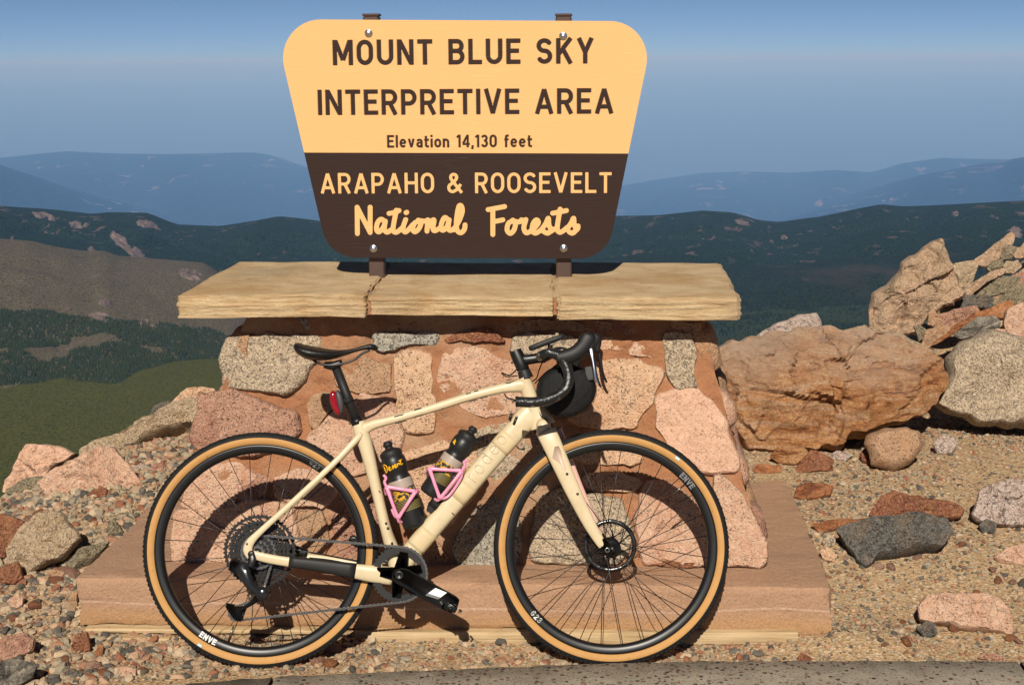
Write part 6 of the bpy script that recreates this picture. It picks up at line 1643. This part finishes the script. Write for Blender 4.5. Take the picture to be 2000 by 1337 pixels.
# --- bottles: lifted out of their cages they are things of their own
def bottle_mat(name, axis0, zlo, bands):
    s = NB(name, 0.42, 0.4)
    z = s.sep()[2]
    c = s.ramp(z, [(0.0, (0.012, 0.012, 0.012))]+bands, 'CONSTANT')
    return s, c, z
def bottle(p_top, p_bot, label, word, wsc, seed, w_ang):
    T, Bo = B(*p_top), B(*p_bot); ax = (T-Bo); Ln = ax.length; ax.normalize()
    k = Ln/0.262
    yv = Vector((0, -1, 0)); yv = (yv-ax*yv.dot(ax)).normalized(); xv = ax.cross(yv)
    # local frame: z along the bottle, -y towards the viewer
    m = Matrix((xv, -yv, ax)).transposed()
    root = empty('water_bottle', CR+BR @ Bo); root.rotation_euler = (BR @ m).to_euler()
    tag(root, label, 'water bottle')
    s = NB('bottle_print', 0.40, 0.4)
    z = s.math('MULTIPLY', s.sep()[2], 1/(0.262*k)); nn = s.noise(55, 3)
    lines = s.math('GREATER_THAN', s.math('FRACT', s.math('MULTIPLY', z, 62)), 0.62)
    inL = s.math('MULTIPLY', s.math('GREATER_THAN', z, 0.20), s.math('LESS_THAN', z, 0.37))
    c = s.mix(s.math('MULTIPLY', lines, inL), (0.012, 0.012, 0.012), (0.30, 0.24, 0.07))
    art = s.math('MULTIPLY', s.math('GREATER_THAN', z, 0.33), s.math('LESS_THAN', z, 0.455))
    ac = s.ramp(s.noise(26, 2), [(0.0, (0.02, 0.02, 0.02)), (0.43, (0.55, 0.30, 0.02)), (0.50, (0.05, 0.05, 0.05)), (0.56, (0.30, 0.28, 0.27)), (0.60, (0.28, 0.03, 0.03)), (0.66, (0.03, 0.03, 0.03))], 'CONSTANT')
    c = s.mix(art, c, ac)
    bd = s.math('MULTIPLY', s.math('GREATER_THAN', z, 0.455), s.math('LESS_THAN', z, 0.555))
    c = s.mix(bd, c, (0.36, 0.29, 0.235)); s.color(c)
    bodyp = [(0.0, .001), (.030, 0), (.0345, .004), (.0362, .012), (.0365, .10), (.0365, .140), (.0362, .146), (.0325, .153), (.0315, .160), (.0335, .168), (.0368, .174), (.0372, .190), (.0370, .202), (.0345, .211), (.0310, .217)]
    part('bottle_body', lathe([(r*min(1, k*1.02), h*k) for r, h in bodyp], 40, axis='Z'), s.m, root)
    cap = []
    part('bottle_cap', lathe([(r*min(1, k*1.02), h*k) for r, h in [(.0315, .214), (.0325, .216), (.0325, .229), (.0305, .232), (.020, .237), (.0125, .240), (.0115, .246), (.0150, .2475), (.0150, .254), (.0120, .256), (.0118, .259), (.009, .2615), (0, .262)]], 36, axis='Z'), M['matte'], root)
    mb = MB()
    for q in range(24):
        a = 2*PI*q/24; mb.add(*box((.0328*math.cos(a)*min(1, k*1.02), .0328*math.sin(a)*min(1, k*1.02), .2225*k), (.0012, .0014, .0055*k), Matrix.Rotation(a, 3, 'Z')))
    mb.build('cap_ridges', M['matte'], root, False)
    # yellow script word wrapped on the shoulder
    mb = MB(); Rb = .0372*min(1, k*1.02)+.0004
    for s_ in word:
        pl = []
        for a, b in s_:
            th = -PI/2+w_ang+a*wsc/Rb; pl.append((Rb*math.cos(th), Rb*math.sin(th), (.188+b*wsc)*k))
        mb.add(*tube(pl, .0017, 5, 2))
    mb.build('script_lettering', M['yellow'], root)
M['yellow'] = plain('yellow_print', (0.80, 0.42, 0.01), 0.5, 0.3)
DES = [[(-3.1, .6), (-3.0, -1.0)], [(-3.5, .8), (-2.6, .95), (-2.1, .3), (-2.4, -.6), (-3.1, -1.1)],
       [(-1.9, -.5), (-1.3, -.1), (-1.5, .2), (-1.8, -.3), (-1.6, -.75), (-1.1, -.5)],
       [(-.9, -.5), (-.5, .25), (-.4, -.3), (-.8, -.6)], [(-.2, -.4), (.35, .05), (.1, .3), (-.2, -.1), (.0, -.55), (.5, -.3)],
       [(.6, -.4), (.75, .35), (.8, .05), (1.2, .3), (1.2, -.3)], [(1.5, -.3), (1.75, .95)], [(1.2, .7), (2.3, .85)], [(1.6, -.3), (2.1, -.1)]]
bottle((755, 861), (812, 1028), 'black water bottle with yellow script word Desert in the seat tube cage', DES, .0122, 1, 0.10)
bottle((927, 833), (838, 966), 'black water bottle tilted in the down tube cage with cropped yellow letter', [[(.1, .6), (-.5, .1), (-.4, -.5), (.1, -.2), (.2, .6), (.1, -.7), (.5, -.5)], [(-.5, .9), (.6, -.9)]], .0085, 2, -0.75)
# small tool roll strapped under the second bottle
tr = empty('tool_roll', CR+BR @ B(848, 992))
tr.rotation_euler = BR.to_euler()
tag(tr, 'small dark tool roll strapped on the down tube below the tilted bottle', 'tool roll')
off = B(848, 992)
lv = [(x-off.x, y-off.y, z-off.z, a, b) for x, y, z, a, b in bst([(866, 962, 0, .012, .020), (858, 974, 0, .017, .024), (846, 990, 0, .018, .024), (840, 1000, 0, .012, .020)])]
part('roll_body', loft(lv, 16, 3), plain('dark_nylon', (0.03, 0.028, 0.027), .8, .2, var=.3, sc=120), tr)
part('roll_strap', loft([(x, y, z, a+.0012, b+.0012) for x, y, z, a, b in lv[1:3]], 16, 3, 2), M['rubber'], tr)

# --- handlebar bag
bc = B(1104, 762, 0)
bag = empty('handlebar_bag', CR+BR @ bc); bag.rotation_euler = BR.to_euler()
tag(bag, 'black roll bag hanging behind the drop handlebar', 'bag')
s = NB('bag_fabric', 0.75, 0.3); s.color(s.mix(s.noise(30, 4), (0.003, 0.003, 0.003), (0.008, 0.0075, 0.0075))); s.bump(s.noise(14, 5), 0.016, 0.7); M['bag'] = s.m
V = []; F = []; n = 36; rows = []
for y, k in ((-.168, .0), (-.166, .80), (-.158, .95), (-.14, 1), (-.05, 1.02), (.05, 1.02), (.14, 1), (.158, .95), (.166, .8), (.168, 0)):
    for i in range(n):
        a = 2*PI*i/n; r = .080*k*(1+.06*math.cos(2*a-.6)+.035*fbm((math.cos(a), y*9, math.sin(a)), 1.4, 3)); V.append(Vector((r*math.cos(a), y, r*math.sin(a))))
for j in range(9):
    for i in range(n): q = (i+1) % n; F.append((j*n+i, j*n+q, j*n+n+q, j*n+n+i))
part('bag_body', (V, F), M['bag'], bag)
for y in (-.10, .10):
    st_ = []
    for i in range(n+1):
        a = 2*PI*i/n; r = .0845*(1+.06*math.cos(2*a-.6)); st_.append((r*math.cos(a), y, r*math.sin(a)))
    mb = MB()
    for i in range(n):
        a_, b_ = Vector(st_[i]), Vector(st_[i+1]); d_ = Vector((0, .0125, 0)); mb.add([a_-d_, b_-d_, b_+d_, a_+d_], [(0, 1, 2, 3)])
    mb.build('bag_strap', M['rubber'], bag)
cxb = lambda px, py, w_: B(px, py, w_)-bc
v, f = loft([(*cxb(1149, 716, .165), .010, .006), (*cxb(1152, 730, .167), .0125, .006), (*cxb(1155, 742, .167), .009, .005)], 12, 4, 2)
part('bag_side_patch', (v, f), plain('grey_mesh', (0.07, 0.07, 0.07), .8, .2), bag)

# ------------------------------------------------------------------ haze over the valley
s = bpy.data.materials.new('haze'); s.use_nodes = True; nt = s.node_tree; nt.nodes.clear()
pv = nt.nodes.new('ShaderNodeVolumePrincipled'); mo = nt.nodes.new('ShaderNodeOutputMaterial')
pv.inputs['Color'].default_value = HAZE_C; pv.inputs['Density'].default_value = HAZE_D
pv.inputs['Anisotropy'].default_value = HAZE_G; pv.inputs['Absorption Color'].default_value = HAZE_A
nt.links.new(pv.outputs[0], mo.inputs['Volume'])
v, f = box((0, 86000, -1675), (180000, 96000, 1825))
tag(mk('haze', v, f, s, smooth=False), 'blue haze filling the air over the valley', 'haze', None, 'stuff')
